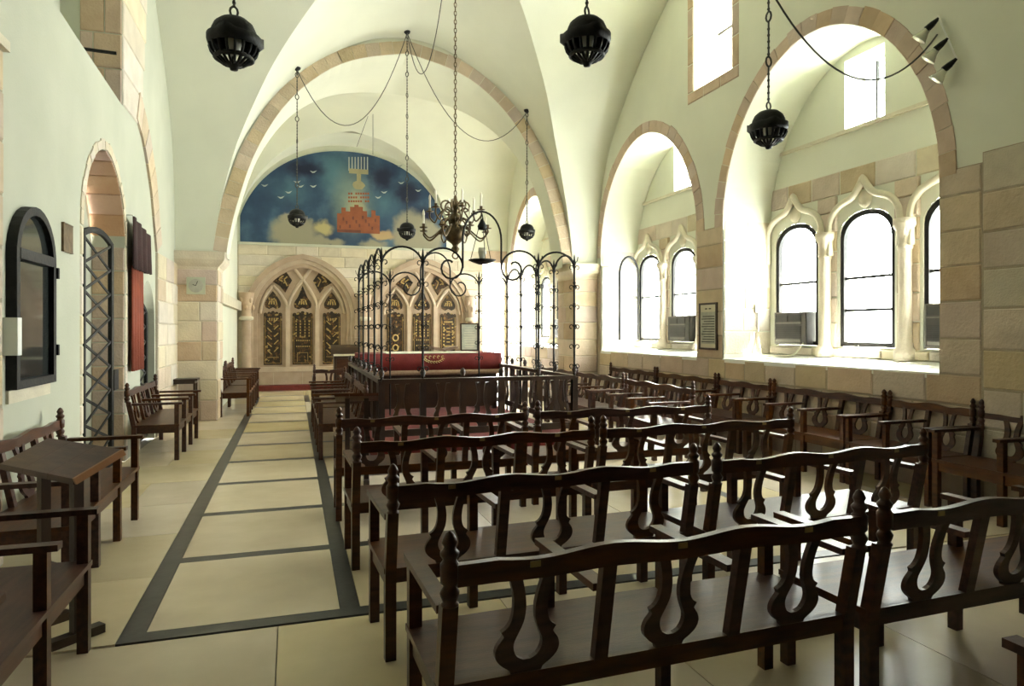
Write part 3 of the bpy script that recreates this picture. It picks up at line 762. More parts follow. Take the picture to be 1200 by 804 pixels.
# end wall
AC = [.26, 3.56]; AR = 1.18; AO_ = 1.50
arks = [op(c - AR, c + AR, .55, parch(c, AR, 1.95, 1.38), 24) for c in AC]
DOOR = op(5.36, 6.02, 0, 3.60, 2)
arkw = [op(c - AR - .12, c + AR + .12, .45, parch(c, AR + .12, 1.95, 1.50), 24) for c in AC]
mb = MB(); strip_wall(mb, mpE, XB - .05, XR + .05, 0, 8.0, arkw + [DOOR], 0, .3)
reveal(mb, mpE, DOOR, 0, -.4, sill=False)
we = struct('wall_end', mb, 'mortar_pale', 'pale coursed stone wall holding the two pointed arks', 'wall')
def arkban(c):
    f = parch(c, AO_ - .16, 1.95, 1.52)
    def bn(z0, z1):
        if z0 < 1.95: return [(c - AO_ + .14, c + AO_ - .14)]
        zz = z0
        if zz >= 1.95 + 1.50: return []
        lo, hi = 0, AO_ - .16
        for _ in range(30):
            m2 = (lo + hi) / 2
            if f(c + m2) > zz: lo = m2
            else: hi = m2
        return [(c - lo, c + lo)]
    return bn
courses(we, mpE, XB + .02, XR, [0, .33, .66, .99, 1.32, 1.63, 1.95, 2.22, 2.5, 2.78, 3.05, 3.33, 3.62, 3.93], [arkban(AC[0]), arkban(AC[1]), lambda a, b: [(5.36, 6.02)] if a < 3.6 else []], .012, (.5, .85), mats=['stone_pale', 'stone_pale', 'stone_pale', 'mortar_pale'])
WINN[0] += 1
obj('lintel', MB().box(5.28, 6.09, YE - .06, YE, 3.60, 3.95), 'stone_pink', we)
portal(0, 0, .7, 3.4, loc=(5.69, YE + .6, 1.8), rot=(PI / 2, 0, 0))
obj('leak_backing', MB().box(XB - .2, 5.2, YE + .33, YE + .5, 0, 4.2), 'mortar', we)  # backing box added behind the arks to stop light leaking through joints
# white plaster lunette over the stone
obj('lunette_plaster', MB().prism([(XB, 3.97), (XR, 3.97), (XR, 7.8), (XB, 7.8)], mpE, .0, .02), 'plaster', we)

# ================================================================ ARKS
def scallop(x0, x1, z0, z1, k=5, amp=.045):
    pts = [(x0, z0), (x1, z0), (x1, z1)]; w = (x1 - x0) / k
    for i in range(k):
        cxk = x1 - (i + .5) * w; lift = amp * 1.3 * (1 - abs((cxk - (x0 + x1) / 2) / ((x1 - x0) / 2)))
        for a in lin(.15, PI - .15, 6): pts.append((cxk + w / 2 * math.cos(a), z1 + lift + amp * math.sin(a)))
    pts.append((x0, z1)); return pts
def make_ark(c, label, side):
    a = thing('torah_ark', label, 'ark', (c, YE, 0))
    f = lambda u, z, n=0: (u, -n, z)
    pf = lambda h, rise: parch(0, h, 1.95, rise)
    plate = [(-AR - .1, .5), (AR + .1, .5)] + [(u, pf(AR + .1, 1.48)(u)) for u in arch_samples(0, AR + .1, 24)[::-1]]
    obj('tracery_plate', MB().prism(plate, f, -.30, -.10), 'ark_stone', a)
    # stepped, moulded surround: voussoirs in three orders
    for h, wd, n0, n1, mt in ((AR - .01, .10, -.12, .00, 'ark_stone'), (AR + .09, .11, -.05, .05, 'ark_moulding'), (AR + .20, .14, -.03, .10, 'ark_stone')):
        o_ = op(-h, h, .3, parch(0, h, 1.95, h + .20), 24); cnt = 14
        for i in range(cnt):
            k0, k1 = i * 24 // cnt, (i + 1) * 24 // cnt
            s = [q for q in o_['s']]
        us = o_['s']
        pts = [(u, o_['zt'](u)) for u in us]
        fo = parch(0, h + wd, 1.95, h + wd + .20); po = [(u * (h + wd) / h, fo(u * (h + wd) / h)) for u in us]
        for i in range(0, 24, 2):
            poly = pts[i:i + 3] + po[i:i + 3][::-1]
            obj('voussoir', MB().prism(poly, f, n0, n1), mt, a)
        for s in (-1, 1):
            for z0, z1 in ((.30, .85), (.85, 1.4), (1.4, 1.95)):
                x0, x1 = sorted((s * h, s * (h + wd)))
                obj('jamb_stone', MB().box(x0, x1, -n1, -n0, z0 + .003, z1 - .003), mt, a)
    # sill and plinth
    obj('sill', MB().box(-AR - .1, AR + .1, -.08, .3, .48, .60), 'ark_moulding', a)
    for k in range(4): obj('plinth_block', MB().box(-1.5 + k * .75 + .004, -1.5 + (k + 1) * .75 - .004, -.05, .02, .12, .475), 'ark_stone', a)
    # mullions and tracery bars
    for x in (-.385, .385):
        obj('mullion', MB().box(x - .055, x + .055, .02, .16, .60, 2.28), 'ark_moulding', a)
    tr = []
    arcs = [[(-1.10, 2.05), (-1.02, 2.42), (-.84, 2.72), (-.77, 2.80)], [(-.77, 2.80), (-.6, 2.62), (-.44, 2.35), (-.385, 2.1)],
            [(-.385, 2.1), (-.34, 2.4), (-.18, 2.72), (0, 2.98)], [(0, 2.98), (.18, 2.72), (.34, 2.4), (.385, 2.1)],
            [(.385, 2.1), (.44, 2.35), (.6, 2.62), (.77, 2.80)], [(.77, 2.80), (.84, 2.72), (1.02, 2.42), (1.10, 2.05)],
            [(0, 2.98), (.10, 3.12), (.22, 3.28)], [(0, 2.98), (-.10, 3.12), (-.22, 3.28)]]
    for p in arcs:
        obj('tracery_bar', MB().tube([f(x, z, -.08) for x, z in smooth_pts(p, 5)], .045, 8), 'ark_moulding', a, True)
    # panes
    f2 = lambda u, z, n=0: (u, .09 - n, z)
    for x in (-.77, 0, .77):
        w = .235 if x else .265
        pn = obj('stained_pane', MB().prism(scallop(x - w, x + w, .66, 2.02), f2, 0, .02), 'stained_glass', a)
        gm = MB(); i1 = .035
        for sx in (-1, 1): gm.box(x + sx * (w - i1) - .006, x + sx * (w - i1) + .006, .064, .072, .70, 1.98)
        gm.box(x - w + i1, x + w - i1, .064, .072, .70, .712)
        obj('gold_border', gm, 'brass', pn)
        gm = MB()
        z = 1.0
        if x == 0:
            for zc in (1.14, 1.30):
                for k in range(7): gm.box(x - .17 + k * .055, x - .14 + k * .055, .060, .07, zc, zc + .035)
            for sx in (-.17, -.06, .06, .17):
                for k in range(6): gm.box(x + sx - .014, x + sx + .014, .060, .07, 1.42 + k * .08, 1.47 + k * .08)
            for k in range(5): gm.box(x - .06 + k * .03 - .01, x - .06 + k * .03 + .01, .060, .07, 1.40, 1.43)
            gm.box(x - .14, x + .14, .060, .07, .98, .99); gm.box(x - .14, x - .13, .060, .07, .74, .98); gm.box(x + .13, x + .14, .060, .07, .74, .98)
        elif side > 0 and x < 0:
            for zc in (1.10, 1.38):
                pts = [f2(x + .075 * math.cos(t), zc + .085 * math.sin(t), .03) for t in lin(0, 2 * PI, 13)[:-1]]
                gm.tube(pts, .022, 5, True)
        elif side > 0:
            for sx in (-.13, .13):
                for k in range(7): gm.box(x + sx - .022, x + sx + .022, .060, .07, 1.15 + k * .10, 1.20 + k * .10)
            gm.box(x - .13, x + .13, .060, .07, 1.82, 1.86); gm.box(x - .13, x + .13, .060, .07, 1.12, 1.15)
            for k in range(5): gm.box(x - .05, x + .05, .060, .07, 1.24 + k * .1, 1.27 + k * .1)
        else:
            for k in range(5):
                z = .95 + k * .2
                gm.bar(f2(x - .03, z, .03), f2(x - .14, z + .11, .03), .008, .026); gm.bar(f2(x + .03, z + .07, .03), f2(x + .14, z + .18, .03), .008, .026)
            for k in range(4): gm.box(x - .10 + k * .06, x - .07 + k * .06, .060, .07, 1.86, 1.93)
            for zc in (.80,):
                gm.box(x - .15, x + .15, .060, .07, .86, .872)
        obj('gold_ornament', gm, 'gold_glass', pn, stuff=True)
        zt = 2.66 if x else 2.82
        up = smooth_pts([(x - w * .8, 2.22), (x - w * .85, 2.34), (x - w * .45, 2.52), (x, zt)], 4)
        up = up + [(2 * x - p, z) for p, z in up[::-1][1:]]
        for i in range(1, 4): up.append((x + w * .8 - i * w * .4, 2.22 - (.05 if i % 2 else 0)))
        pn = obj('stained_pane', MB().prism(up, f2, 0, .02), 'stained_glass', a)
        gm = MB()
        for k in range(4): gm.bar(f2(x + (k - 1.5) * .07, 2.30, .03), f2(x + (k - 1.5) * .045, 2.40 + .03 * (k % 2), .03), .008, .03)
        gm.bar(f2(x - .06, 2.44, .03), f2(x + .06, 2.44, .03), .008, .02)
        obj('gold_ornament', gm, 'gold_glass', pn, stuff=True)
    for s in (-1, 1):
        poly = [(s * .30, 2.98), (s * .44, 2.66), (s * .60, 2.86), (s * .80, 2.98), (s * .62, 3.12), (s * .46, 3.22)]
        poly = [(s * .10 + p * .98, z) for p, z in [(s * .18, 2.96), (s * .36, 2.62), (s * .50, 2.80), (s * .70, 2.92), (s * .52, 3.12), (s * .34, 3.20)]]
        pn = obj('stained_pane', MB().prism(poly, f2, 0, .02), 'stained_glass', a)
        gm = MB()
        gm.bar(f2(s * .40, 2.80, .03), f2(s * .48, 2.98, .03), .008, .03); gm.bar(f2(s * .48, 2.98, .03), f2(s * .40, 3.06, .03), .008, .03)
        gm.bar(f2(s * .52, 2.92, .03), f2(s * .62, 2.98, .03), .008, .03); gm.bar(f2(s * .50, 3.08, .03), f2(s * .60, 3.00, .03), .008, .03)
        obj('gold_ornament', gm, 'gold_glass' if s < 0 else 'brass', pn, stuff=True)
    return a
make_ark(AC[0], 'left pointed ark with tree-patterned amber stained panels and stone tracery', -1)
make_ark(AC[1], 'right pointed ark behind the iron canopy with amber stained panels', 1)
for x, lb in ((-1.17, 'left'), (1.91, 'between the two arks'), (4.98, 'right')):
    cl = thing('half_column', 'stone half column with carved capital, %s' % ({'left': 'left of the left ark'}.get(lb, {'right': 'right of the right ark'}.get(lb, lb))), 'column', (x, YE - .10, 0))
    obj('base', MB().lathe([(.001, 0), (.17, 0), (.17, .3), (.15, .36), (.12, .40)], 12), 'ark_stone', cl, True)
    obj('shaft', MB().lathe([(.12, .40), (.115, 1.86)], 14), 'ark_stone', cl, True)
    obj('necking', MB().lathe([(.115, 1.86), (.18, 1.88), (.18, 1.95), (.13, 1.97)], 14), 'moulded_stone', cl, True)
    cpm = MB().lathe([(.13, 1.97), (.12, 2.1), (.15, 2.3), (.19, 2.5), (.20, 2.6), (.001, 2.6)], 12)
    for i in range(8):
        t = 2 * PI * i / 8; cpm.sphere((.16 * math.cos(t), .16 * math.sin(t), 2.2 + .2 * (i % 2)), .05, 6, 4, 1.6)
    obj('capital', cpm, 'stone_pink', cl, True)
st = thing('ark_step', 'low red carpeted step before the arks', 'step', (0, 0, 0))
obj('riser', MB().box(XB + .3, 5.2, 18.87, 19.20, 0, .13), 'ark_stone', st)
obj('carpet', MB().box(XB + .32, 5.18, 18.85, 19.20, .02, .15), 'red_carpet', st)

# ================================================================ MURAL
mu = thing('mural', 'arched blue painted mural of sky, clouds, red city and candelabrum', 'mural', (MC, YE - .03, MZ0))
fm = lambda u, z, n=0: (u, -n, z)
prof = [(u, (zA(MC + u) - MZ0 - .16)) for u in [-MHW * math.cos(PI * i / 48) * .955 for i in range(49)]]
prof = [(u, max(0, z)) for u, z in prof]
obj('panel', MB().prism([(prof[0][0], 0)] + prof + [(prof[-1][0], 0)], fm, 0, .03), 'mural_sky', mu)
obj('sill_strip', MB().box(-2.85, 2.9, -.05, 0, -.07, 0.0), 'plaster_old', mu)
def mpix(px, py): p = on_y(px, py, YE - .06); return (p.x - MC, p.z - MZ0)
def blob(name, px, py, rx, rz, mat, n=.034, k=14, rough=.15):
    c = mpix(px, py); r0 = random.Random(int(px * 7 + py)); P = []
    for i in range(k):
        t = 2 * PI * i / k; q = 1 + r0.uniform(-rough, rough); x, z = c[0] + rx * math.cos(t) * q, c[1] + rz * math.sin(t) * q
        P.append((x, max(.0, z)))
    obj(name, MB().prism(P, fm, .03, n), mat, mu)
p0, p1 = mpix(395, 272), mpix(445, 247)
city = [(p0[0], p0[1]), (p1[0], p0[1])]; w = p1[0] - p0[0]; hh = p1[1] - p0[1]
for i in range(10): city += [(p1[0] - w * i / 10, p0[1] + hh * (.78, 1, .7, .95, 1.12, 1.2, 1.1, .9, 1.05, .8)[i]), (p1[0] - w * (i + 1) / 10, p0[1] + hh * (.78, 1, .7, .95, 1.12, 1.2, 1.1, .9, 1.05, .8)[i])]
ct = obj('painted_city', MB().prism(city, fm, .03, .041), 'mural_city', mu)
for i in range(12):
    x = p0[0] + w * (.05 + .075 * i); z = p0[1] + hh * (.15 + .5 * ((i * 37) % 10) / 10)
    obj('painted_window', MB().box(x, x + w * .04, -.044, -.04, z, z + hh * .14), 'mural_city_dark', ct)
obj('painted_shade', MB().box(p0[0], p0[0] + w * .55, -.0435, -.04, p0[1], p0[1] + hh * .12), 'mural_city_dark', ct)
for k in range(3):                                        # lines of lettering over the city
    y = 227 + k * 4.5
    for j in range(9):
        if (j * 3 + k) % 7 == 6: continue
        a = mpix(408 + j * 2.8, y + 1.0); b_ = mpix(410.1 + j * 2.8, y - 1.2)
        obj('painted_letter', MB().box(a[0], b_[0], -.037, -.03, a[1], b_[1]), 'mural_city', mu)
for k in range(7):                                        # seven branched candelabrum
    x = 409 + k * 3.6; a = mpix(x, 200); b_ = mpix(x, 184)
    obj('painted_branch', MB().box(a[0] - .016, a[0] + .016, -.037, -.03, a[1], b_[1]), 'mural_white', mu)
a = mpix(409, 203); b_ = mpix(431.5, 199); obj('painted_branch', MB().box(a[0], b_[0], -.0374, -.03, a[1], b_[1]), 'mural_gold', mu)
a = mpix(418, 215); b_ = mpix(423, 203); obj('painted_branch', MB().box(a[0], b_[0], -.0372, -.03, a[1], b_[1]), 'mural_gold', mu)
blob('painted_base', 420.5, 217, .17, .13, 'mural_gold', .036, 12, .08)
for x, y in ((310, 218), (338, 226), (329, 232), (367, 202), (367, 219), (352, 219), (348, 214), (443, 232), (470, 215), (468, 195), (490, 224), (450, 226)):
    c = mpix(x, y); s = .09
    obj('painted_bird', MB().prism([(c[0] - s, c[1] + .04), (c[0] - s * .2, c[1] - .02), (c[0] + s * .4, c[1] - .01), (c[0] + s * 1.1, c[1] + .06), (c[0] + s * .4, c[1] + .035), (c[0], c[1] + .02)], fm, .03, .036), 'mural_white', mu)

# ================================================================ PEWS
def lyre(cx, z0, z1):
    """outline of the pierced lyre splat: two arms and a round foot"""
    H = z1 - z0
    o = [(.055, 0), (.060, .05), (.085, .10), (.108, .17), (.115, .25), (.106, .33), (.088, .40), (.098, .45), (.082, .48), (.066, .55), (.060, .68), (.066, .84), (.085, 1.0)]
    i = [(.040, 1.0), (.026, .85), (.017, .70), (.020, .55), (.036, .43), (.050, .34), (.050, .26), (.036, .18), (.012, .145)]
    o = smooth_pts(o, 2); i = smooth_pts(i, 2)
    pts = [(cx + x, z0 + t * H) for x, t in o] + [(cx + x, z0 + t * H) for x, t in i]
    pts += [(cx - x, z0 + t * H) for x, t in i[::-1]] + [(cx - x, z0 + t * H) for x, t in o[::-1]]
    return pts
POST = [(.001, .0), (.030, .0), (.030, .006), (.022, .012), (.030, .030), (.033, .042), (.024, .056), (.021, .064), (.031, .074), (.032, .130), (.026, .138), (.022, .146), (.031, .160), (.032, .168), (.022, .178), (.019, .186), (.026, .20), (.021, .214), (.013, .228), (.001, .236)]
PROTO = {}
RAKE = .10
def make_pew(n, mat='wood', plates=True, sw=.56):
    L = n * sw + .06
    t = thing('pew', 'dark wooden pew', 'pew')
    yb = lambda z: -RAKE * max(0, z - .42) / .5            # raked back
    for x in (.03, L - .03):
        m_ = MB(); c = .026
        m_.add([(x + a * c, b * c + yb(z), z) for z in (0, .42, .73) for a, b in ((-1, -1), (1, -1), (1, 1), (-1, 1))],
               [(0, 1, 5, 4), (1, 2, 6, 5), (2, 3, 7, 6), (3, 0, 4, 7), (4, 5, 9, 8), (5, 6, 10, 9), (6, 7, 11, 10), (7, 4, 8, 11), (8, 9, 10, 11), (3, 2, 1, 0)])
        p = obj('back_post', m_, mat, t)
        obj('finial', MB().lathe(POST, 10, (x, yb(.80), .73)), mat, p, True)
    # crest rail with a waved top edge
    m_ = MB(); K = 36; pr = []
    for i in range(K + 1):
        x = .05 + (L - .10) * i / K; ph = (x - .05) / (L - .10) * n
        wv = .011 * math.cos(2 * PI * ph) * (1 if .25 < ph < n - .25 else -.15) + .002
        pr.append((x, .790 + .35 * wv, .862 + wv))
    for s in (-.016, .016):
        m_.v += [(x, yb(.83) + s, a) for x, a, b in pr] + [(x, yb(.86) + s, b) for x, a, b in pr]
    q = K + 1
    for i in range(K):
        a0, a1, b0, b1 = i, i + 1, q + i, q + i + 1
        m_.f += [(a0, a1, b1, b0), (2 * q + a0, 2 * q + b0, 2 * q + b1, 2 * q + a1), (b0, b1, 2 * q + b1, 2 * q + b0), (a0, 2 * q + a0, 2 * q + a1, a1)]
    m_.f += [(0, q, 3 * q, 2 * q), (q - 1, 3 * q - 1, 4 * q - 1, 2 * q - 1)]
    cr_ = obj('crest_rail', m_, mat, t)
    if plates:
        for k in range(n):
            xc = .03 + (k + .5) * sw
            obj('number_plate', MB().box(xc - .018, xc + .018, yb(.85) - .021, yb(.85) - .016, .828, .848), 'brass', cr_)
    obj('lower_rail', MB().box(.05, L - .05, yb(.42) - .02, .012, .375, .445), mat, t)
    for k in range(1, n):
        x = .03 + k * sw; m_ = MB()
        m_.add([(x + a * .026, b * .018 + yb(z), z) for z in (.44, .80) for a, b in ((-1, -1), (1, -1), (1, 1), (-1, 1))], [(0, 1, 5, 4), (1, 2, 6, 5), (2, 3, 7, 6), (3, 0, 4, 7), (4, 5, 6, 7), (3, 2, 1, 0)])
        obj('stile', m_, mat, t)
    for k in range(n):
        xc = .03 + (k + .5) * sw
        pl_ = lyre(xc, .44, .80)
        nn = len(pl_)
        m_ = MB()
        hf = nn // 2
        vs = [(x, yb(z) - .011, z) for x, z in pl_] + [(x, yb(z) + .011, z) for x, z in pl_]
        m_.add(vs, [tuple(range(nn)), tuple(range(2 * nn - 1, nn - 1, -1))] + [(i, (i + 1) % nn, (i + 1) % nn + nn, i + nn) for i in range(nn)])
        obj('lyre_splat', m_, mat, t)
    obj('seat', MB().box(.0, L, -.01, .50, .42, .445), mat, t)
    obj('apron', MB().box(.05, L - .05, .455, .478, .34, .42), mat, t)
    for s in (.03, L - .03): obj('side_rail', MB().box(s - .012, s + .012, .03, .455, .34, .42), mat, t)
    for k in range(n + 1):
        x = .03 + k * sw; end = k in (0, n)
        obj('front_leg' if end else 'arm_post', MB().box(x - .025, x + .025, .445, .495, 0 if end or True else .42, .685), mat, t)
        obj('armrest', MB().box(x - .03, x + .03, -.02, .535, .685, .712), mat, t)
    t['_L'] = L
    return t
_first = {}
GROUP = {}
def pew(n, loc, rz, label, group, length=None, sw=.56):
    key = n
    if key not in PROTO:
        PROTO[key] = make_pew(n); o = PROTO[key]
    else: o = copy_tree(PROTO[key])
    o.location = loc; o.rotation_euler = (0, 0, rz); o.scale = ((length / o['_L']) if length else 1, 1, 1)
    o['label'] = label; o['group'] = group
    return o
ROWS = [(2.12, .44, 2.185, 2.255, 3.99), (3.27, .42, 2.18, 2.255, 3.93), (4.60, .37, 2.14, 2.18, 3.98), (5.84, .34, 2.02, 2.09, 3.92)]
yoff = RAKE * .88 / 1.0
nth = ['nearest', 'second', 'third', 'fourth']
for i, (y, a, b, c, d) in enumerate(ROWS):
    tl = (.035, .05, .03, -.02)[i]
    pew(3, (a, y + .07, 0), tl, '%s pew from the camera in the block beside the aisle' % nth[i], 'pews facing the arks', b - a)
    pew(3, (c, y + .07 + (.06 if i != 3 else .0), 0), tl, '%s pew from the camera in the block towards the windows' % nth[i], 'pews facing the arks', d - c)
pew(3, (1.95, .91, 0), .0, 'pew behind the nearest row, only its arm tip showing at the lower right', 'pews facing the arks', 1.75)
# along the right wall (facing left)
WB = [(2.86, 4.70, 3), (4.73, 5.71, 2), (5.73, 7.55, 3), (7.57, 8.79, 2), (8.81, 10.59, 3), (10.61, 12.42, 3)]
wl = ['three-seat wall pew at the right edge of view', 'two-seat wall pew below the right end of the near niche', 'three-seat wall pew below the near niche', 'two-seat wall pew below the framed notice',
      'three-seat wall pew below the near half of the middle niche', 'three-seat wall pew below the far half of the middle niche']
for (a, b, n), lb in zip(WB, wl):
    pew(n, (XR - .125, a, 0), PI / 2, lb, 'pews along the right wall', b - a)
# between the canopy and the right wall, facing the canopy
for (a, b), lb in zip(((7.42, 9.28), (9.32, 11.15), (11.2, 13.0)), ('nearest', 'middle', 'farthest')):
    pew(3, (4.70, a, 0), PI / 2, '%s of the pews facing the iron canopy from the right' % lb, 'pews right of the canopy', b - a)
# left side, facing the aisle
pew(3, (-1.46, 3.92, 0), -PI / 2, 'dark pew nearest the camera on the left with its seat in shadow', 'pews along the left wall', 1.85)
pew(3, (-1.74, 6.50, 0), -PI / 2, 'left wall pew below the black arched cabinet', 'pews along the left wall', 1.88)
pew(3, (-1.83, 11.1, 0), -PI / 2, 'left wall pew below the red curtain', 'pews along the left wall', 1.85)
pew(3, (-1.26, 15.35, 0), -PI / 2, 'far left pew just past the stone pier', 'pews along the left wall', 1.8)
pew(3, (-1.26, 17.25, 0), -PI / 2, 'farthest left pew, next to the ark step', 'pews along the left wall', 1.8)
# left of the canopy, backs to it
pew(3, (.80, 8.72, 0), PI / 2, 'pew backing onto the canopy railing, facing the aisle', 'pews left of the canopy', 1.8)
pew(3, (.80, 10.6, 0), PI / 2, 'farther pew backing onto the canopy railing, facing the aisle', 'pews left of the canopy', 1.8)
pew(2, (.36, 13.4, 0), 0, 'short pew facing the left ark beyond the canopy', 'pews facing the arks', 1.1)

# ================================================================ BOOK STANDS, TABLES
def book_stand(label, c, w, d, tilt, edge_light, rz=0, z=.98, name='book_stand'):
    t = thing(name, label, 'book stand', (c[0], c[1], 0), rz)
    dz = math.tan(tilt) * d / 2
    for k in range(3):
        a, b = -w / 2 + w * k / 3, -w / 2 + w * (k + 1) / 3
        m_ = MB()
        m_.add([(x, y, z + s * dz + h) for h in (-.018, .012) for y, s in ((-d / 2, 1), (d / 2, -1)) for x in (a + .001, b - .001)], [(0, 1, 3, 2), (4, 6, 7, 5), (0, 4, 5, 1), (2, 3, 7, 6), (0, 2, 6, 4), (1, 5, 7, 3)])
        obj('top_board', m_, 'wood', t)
    obj('edge_strip', MB().bar((w / 2 + .008, -d / 2, z + dz), (w / 2 + .008, d / 2, z - dz), .016, .034) if edge_light else MB().box(-w / 2, w / 2, d / 2, d / 2 + .015, z - dz - .02, z - dz + .03), 'wood_light' if edge_light else 'wood', t)
    for x in (-w * .22, w * .22):
        obj('post', MB().box(x - .024, x + .024, -.024, .024, .04, z - .0), 'wood_dark', t)
        obj('foot', MB().box(x - .03, x + .03, -.13, .13, 0, .045), 'wood_dark', t)
    obj('stretcher', MB().box(-w * .22, w * .22, -.012, .012, .30, .36), 'wood_dark', t)
    return t
book_stand('dark slanted reading stand with a light edge, between the two left pews', (-1.17, 4.16), .74, .24, -.42, True, -.84, .92)
book_stand('small slanted reading stand at the end of the fourth row', (.64, 7.3), .44, .34, .25, False, -.1, .90)
tb = thing('side_table', 'narrow dark side table standing against the stone pier', 'table', (-1.80, 12.82, 0))
obj('top', MB().box(-.22, .26, -.17, .17, .745, .775), 'wood_dark', tb); obj('rail', MB().box(-.18, .22, -.14, .14, .69, .745), 'wood_dark', tb)
for x in (-.17, .21):
    for y in (-.12, .12): obj('leg', MB().box(x - .018, x + .018, y - .018, y + .018, 0, .70), 'wood_dark', tb)
lc = thing('lectern', 'dark wooden prayer lectern in front of the left ark', 'lectern', (1.18, 16.6, 0))
obj('body', MB().box(-.26, .26, -.18, .18, .06, 1.0), 'wood_dark', lc); obj('base', MB().box(-.32, .32, -.24, .24, 0, .06), 'wood_dark', lc)
for z0, z1 in ((.14, .50), (.56, .92)): obj('front_panel', MB().box(-.20, .20, -.19, -.18, z0, z1), 'wood', lc)
m_ = MB().prism([(-.26, 1.0), (.22, 1.22), (.22, 1.25), (-.28, 1.02)], lambda a, b, n: (n, a, b), -.32, .32); obj('slope', m_, 'wood_dark', lc)
obj('book_ledge', MB().box(-.28, .28, -.29, -.25, 1.0, 1.045), 'paper', lc)

# ================================================================ BIMAH
BX0, BX1, BY0, BY1, BZ = .98, 3.40, 8.0, 12.5, .26
bm_ = thing('bimah_platform', 'red carpeted reading platform with a dark wooden balustrade', 'platform', (0, 0, 0))
obj('base', MB().box(BX0 - .04, BX1 + .04, BY0 - .04, BY1 + .04, 0, BZ - .01), 'wood_dark', bm_)
obj('carpet', MB().box(BX0 - .05, BX1 + .05, BY0 - .05, BY1 + .05, .04, BZ), 'red_carpet', bm_)
obj('step', MB().box(1.75, 2.65, BY0 - .36, BY0 - .05, 0, .13), 'red_carpet', bm_)
RZ = 1.03
def balustrade(a, b, n, horizontal):
    for k in range(n + 1):
        t = a + (b - a) * k / n
        p = (t, BY0) if horizontal else (horizontal_x, t)
        pp = obj('newel', MB().box(p[0] - .035, p[0] + .035, p[1] - .035, p[1] + .035, BZ, RZ - .02), 'wood_dark', bm_)
        obj('knob', MB().lathe([(.001, 0), (.03, 0), (.022, .012), (.036, .05), (.022, .085), (.001, .10)], 8, (p[0], p[1], RZ + .02)), 'wood_dark', pp, True)
    for k in range(n):
        t0, t1 = a + (b - a) * k / n + .035, a + (b - a) * (k + 1) / n - .035
        mid = (t0 + t1) / 2
        lp = lyre(0, BZ + .18, RZ - .06); nn = len(lp)
        for q in (0,):
            if horizontal: vs = [(mid + x, BY0 - .012, z) for x, z in lp] + [(mid + x, BY0 + .012, z) for x, z in lp]
            else: vs = [(horizontal_x - .012, mid + x, z) for x, z in lp] + [(horizontal_x + .012, mid + x, z) for x, z in lp]
            obj('lyre_splat', MB().add(vs, [tuple(range(nn)), tuple(range(2 * nn - 1, nn - 1, -1))] + [(i, (i + 1) % nn, (i + 1) % nn + nn, i + nn) for i in range(nn)]), 'wood_dark', bm_)
    if horizontal:
        obj('hand_rail', MB().box(a, b, BY0 - .04, BY0 + .04, RZ - .05, RZ), 'wood_dark', bm_); obj('bottom_rail', MB().box(a, b, BY0 - .025, BY0 + .025, BZ + .10, BZ + .18), 'wood_dark', bm_)
    else:
        x = horizontal_x
        obj('hand_rail', MB().box(x - .04, x + .04, a, b, RZ - .05, RZ), 'wood_dark', bm_); obj('bottom_rail', MB().box(x - .025, x + .025, a, b, BZ + .10, BZ + .18), 'wood_dark', bm_)
balustrade(BX0, BX1, 5, True)
for horizontal_x in (BX0, BX1): balustrade(BY0 + .001, BY1, 7, False)
# panelled dark cabinet front under the reading table, cloth over it
rt_ = thing('reading_table', 'wide wooden reading table on the platform', 'table', (0, 0, BZ))
TX0, TX1, TY0, TY1, TZ = 1.06, 3.36, 11.2, 12.1, 1.20
obj('top', MB().box(TX0, TX1, TY0, TY1, TZ - BZ - .04, TZ - BZ), 'wood_dark', rt_)
obj('front_panel', MB().box(TX0 + .05, TX1 - .05, TY0 + .03, TY0 + .06, .05, TZ - BZ - .04), 'wood_dark', rt_)
for x in (TX0 + .06, TX1 - .06):
    for y in (TY0 + .08, TY1 - .08): obj('leg', MB().box(x - .04, x + .04, y - .04, y + .04, 0, TZ - BZ - .04), 'wood_dark', rt_)
cl_ = thing('table_cover', 'red velvet table cover with gold emblem and fringed hem', 'cloth', (0, 0, TZ))
def drape(y, z0, z1, x0, x1, amp, mat, nm, par, th=.012, n=60):
    m_ = MB()
    for i in range(n + 1):
        x = x0 + (x1 - x0) * i / n; w = amp * math.sin(i * .9) + amp * .5 * math.sin(i * .37)
        m_.v += [(x, y + w * .3, z1), (x, y + w, z0), (x, y + w + th, z0), (x, y + w * .3 + th, z1)]
    for i in range(n):
        a = i * 4
        for k in range(4): m_.f.append((a + k, a + (k + 1) % 4, a + 4 + (k + 1) % 4, a + 4 + k))
    m_.f += [(0, 1, 2, 3), (4 * n, 4 * n + 3, 4 * n + 2, 4 * n + 1)]
    return obj(nm, m_, mat, par, True)
drape(TY0 - .035, -.26, .012, TX0 - .03, TX1 + .03, .006, 'red_velvet', 'front_drape', cl_)
drape(TY0 - .04, -.34, -.26, TX0 - .03, TX1 + .03, .006, 'fringe', 'fringe', cl_)
obj('top_cloth', MB().box(TX0 - .03, TX1 + .03, TY0 - .03, TY1 + .03, .002, .014), 'red_velvet', cl_)
for s, x in ((-1, TX0 - .03), (1, TX1 + .03)): obj('side_drape', MB().box(x - .006, x + .006, TY0 - .03, TY1 + .03, -.28, .012), 'red_velvet', cl_)
em = MB()
ex = on_y(509, 426, TY0 - .05).x
for k in range(9):                                      # gold embroidery: curved lettering and scrolls
    a0 = PI * (1.15 + .7 * k / 8); x = ex + .17 * math.cos(a0); z = -.04 + .09 * math.sin(a0)
    em.tube([(x + .018 * math.cos(t), TY0 - .052, z + .018 * math.sin(t)) for t in lin(0, 5, 6)], .006, 5)
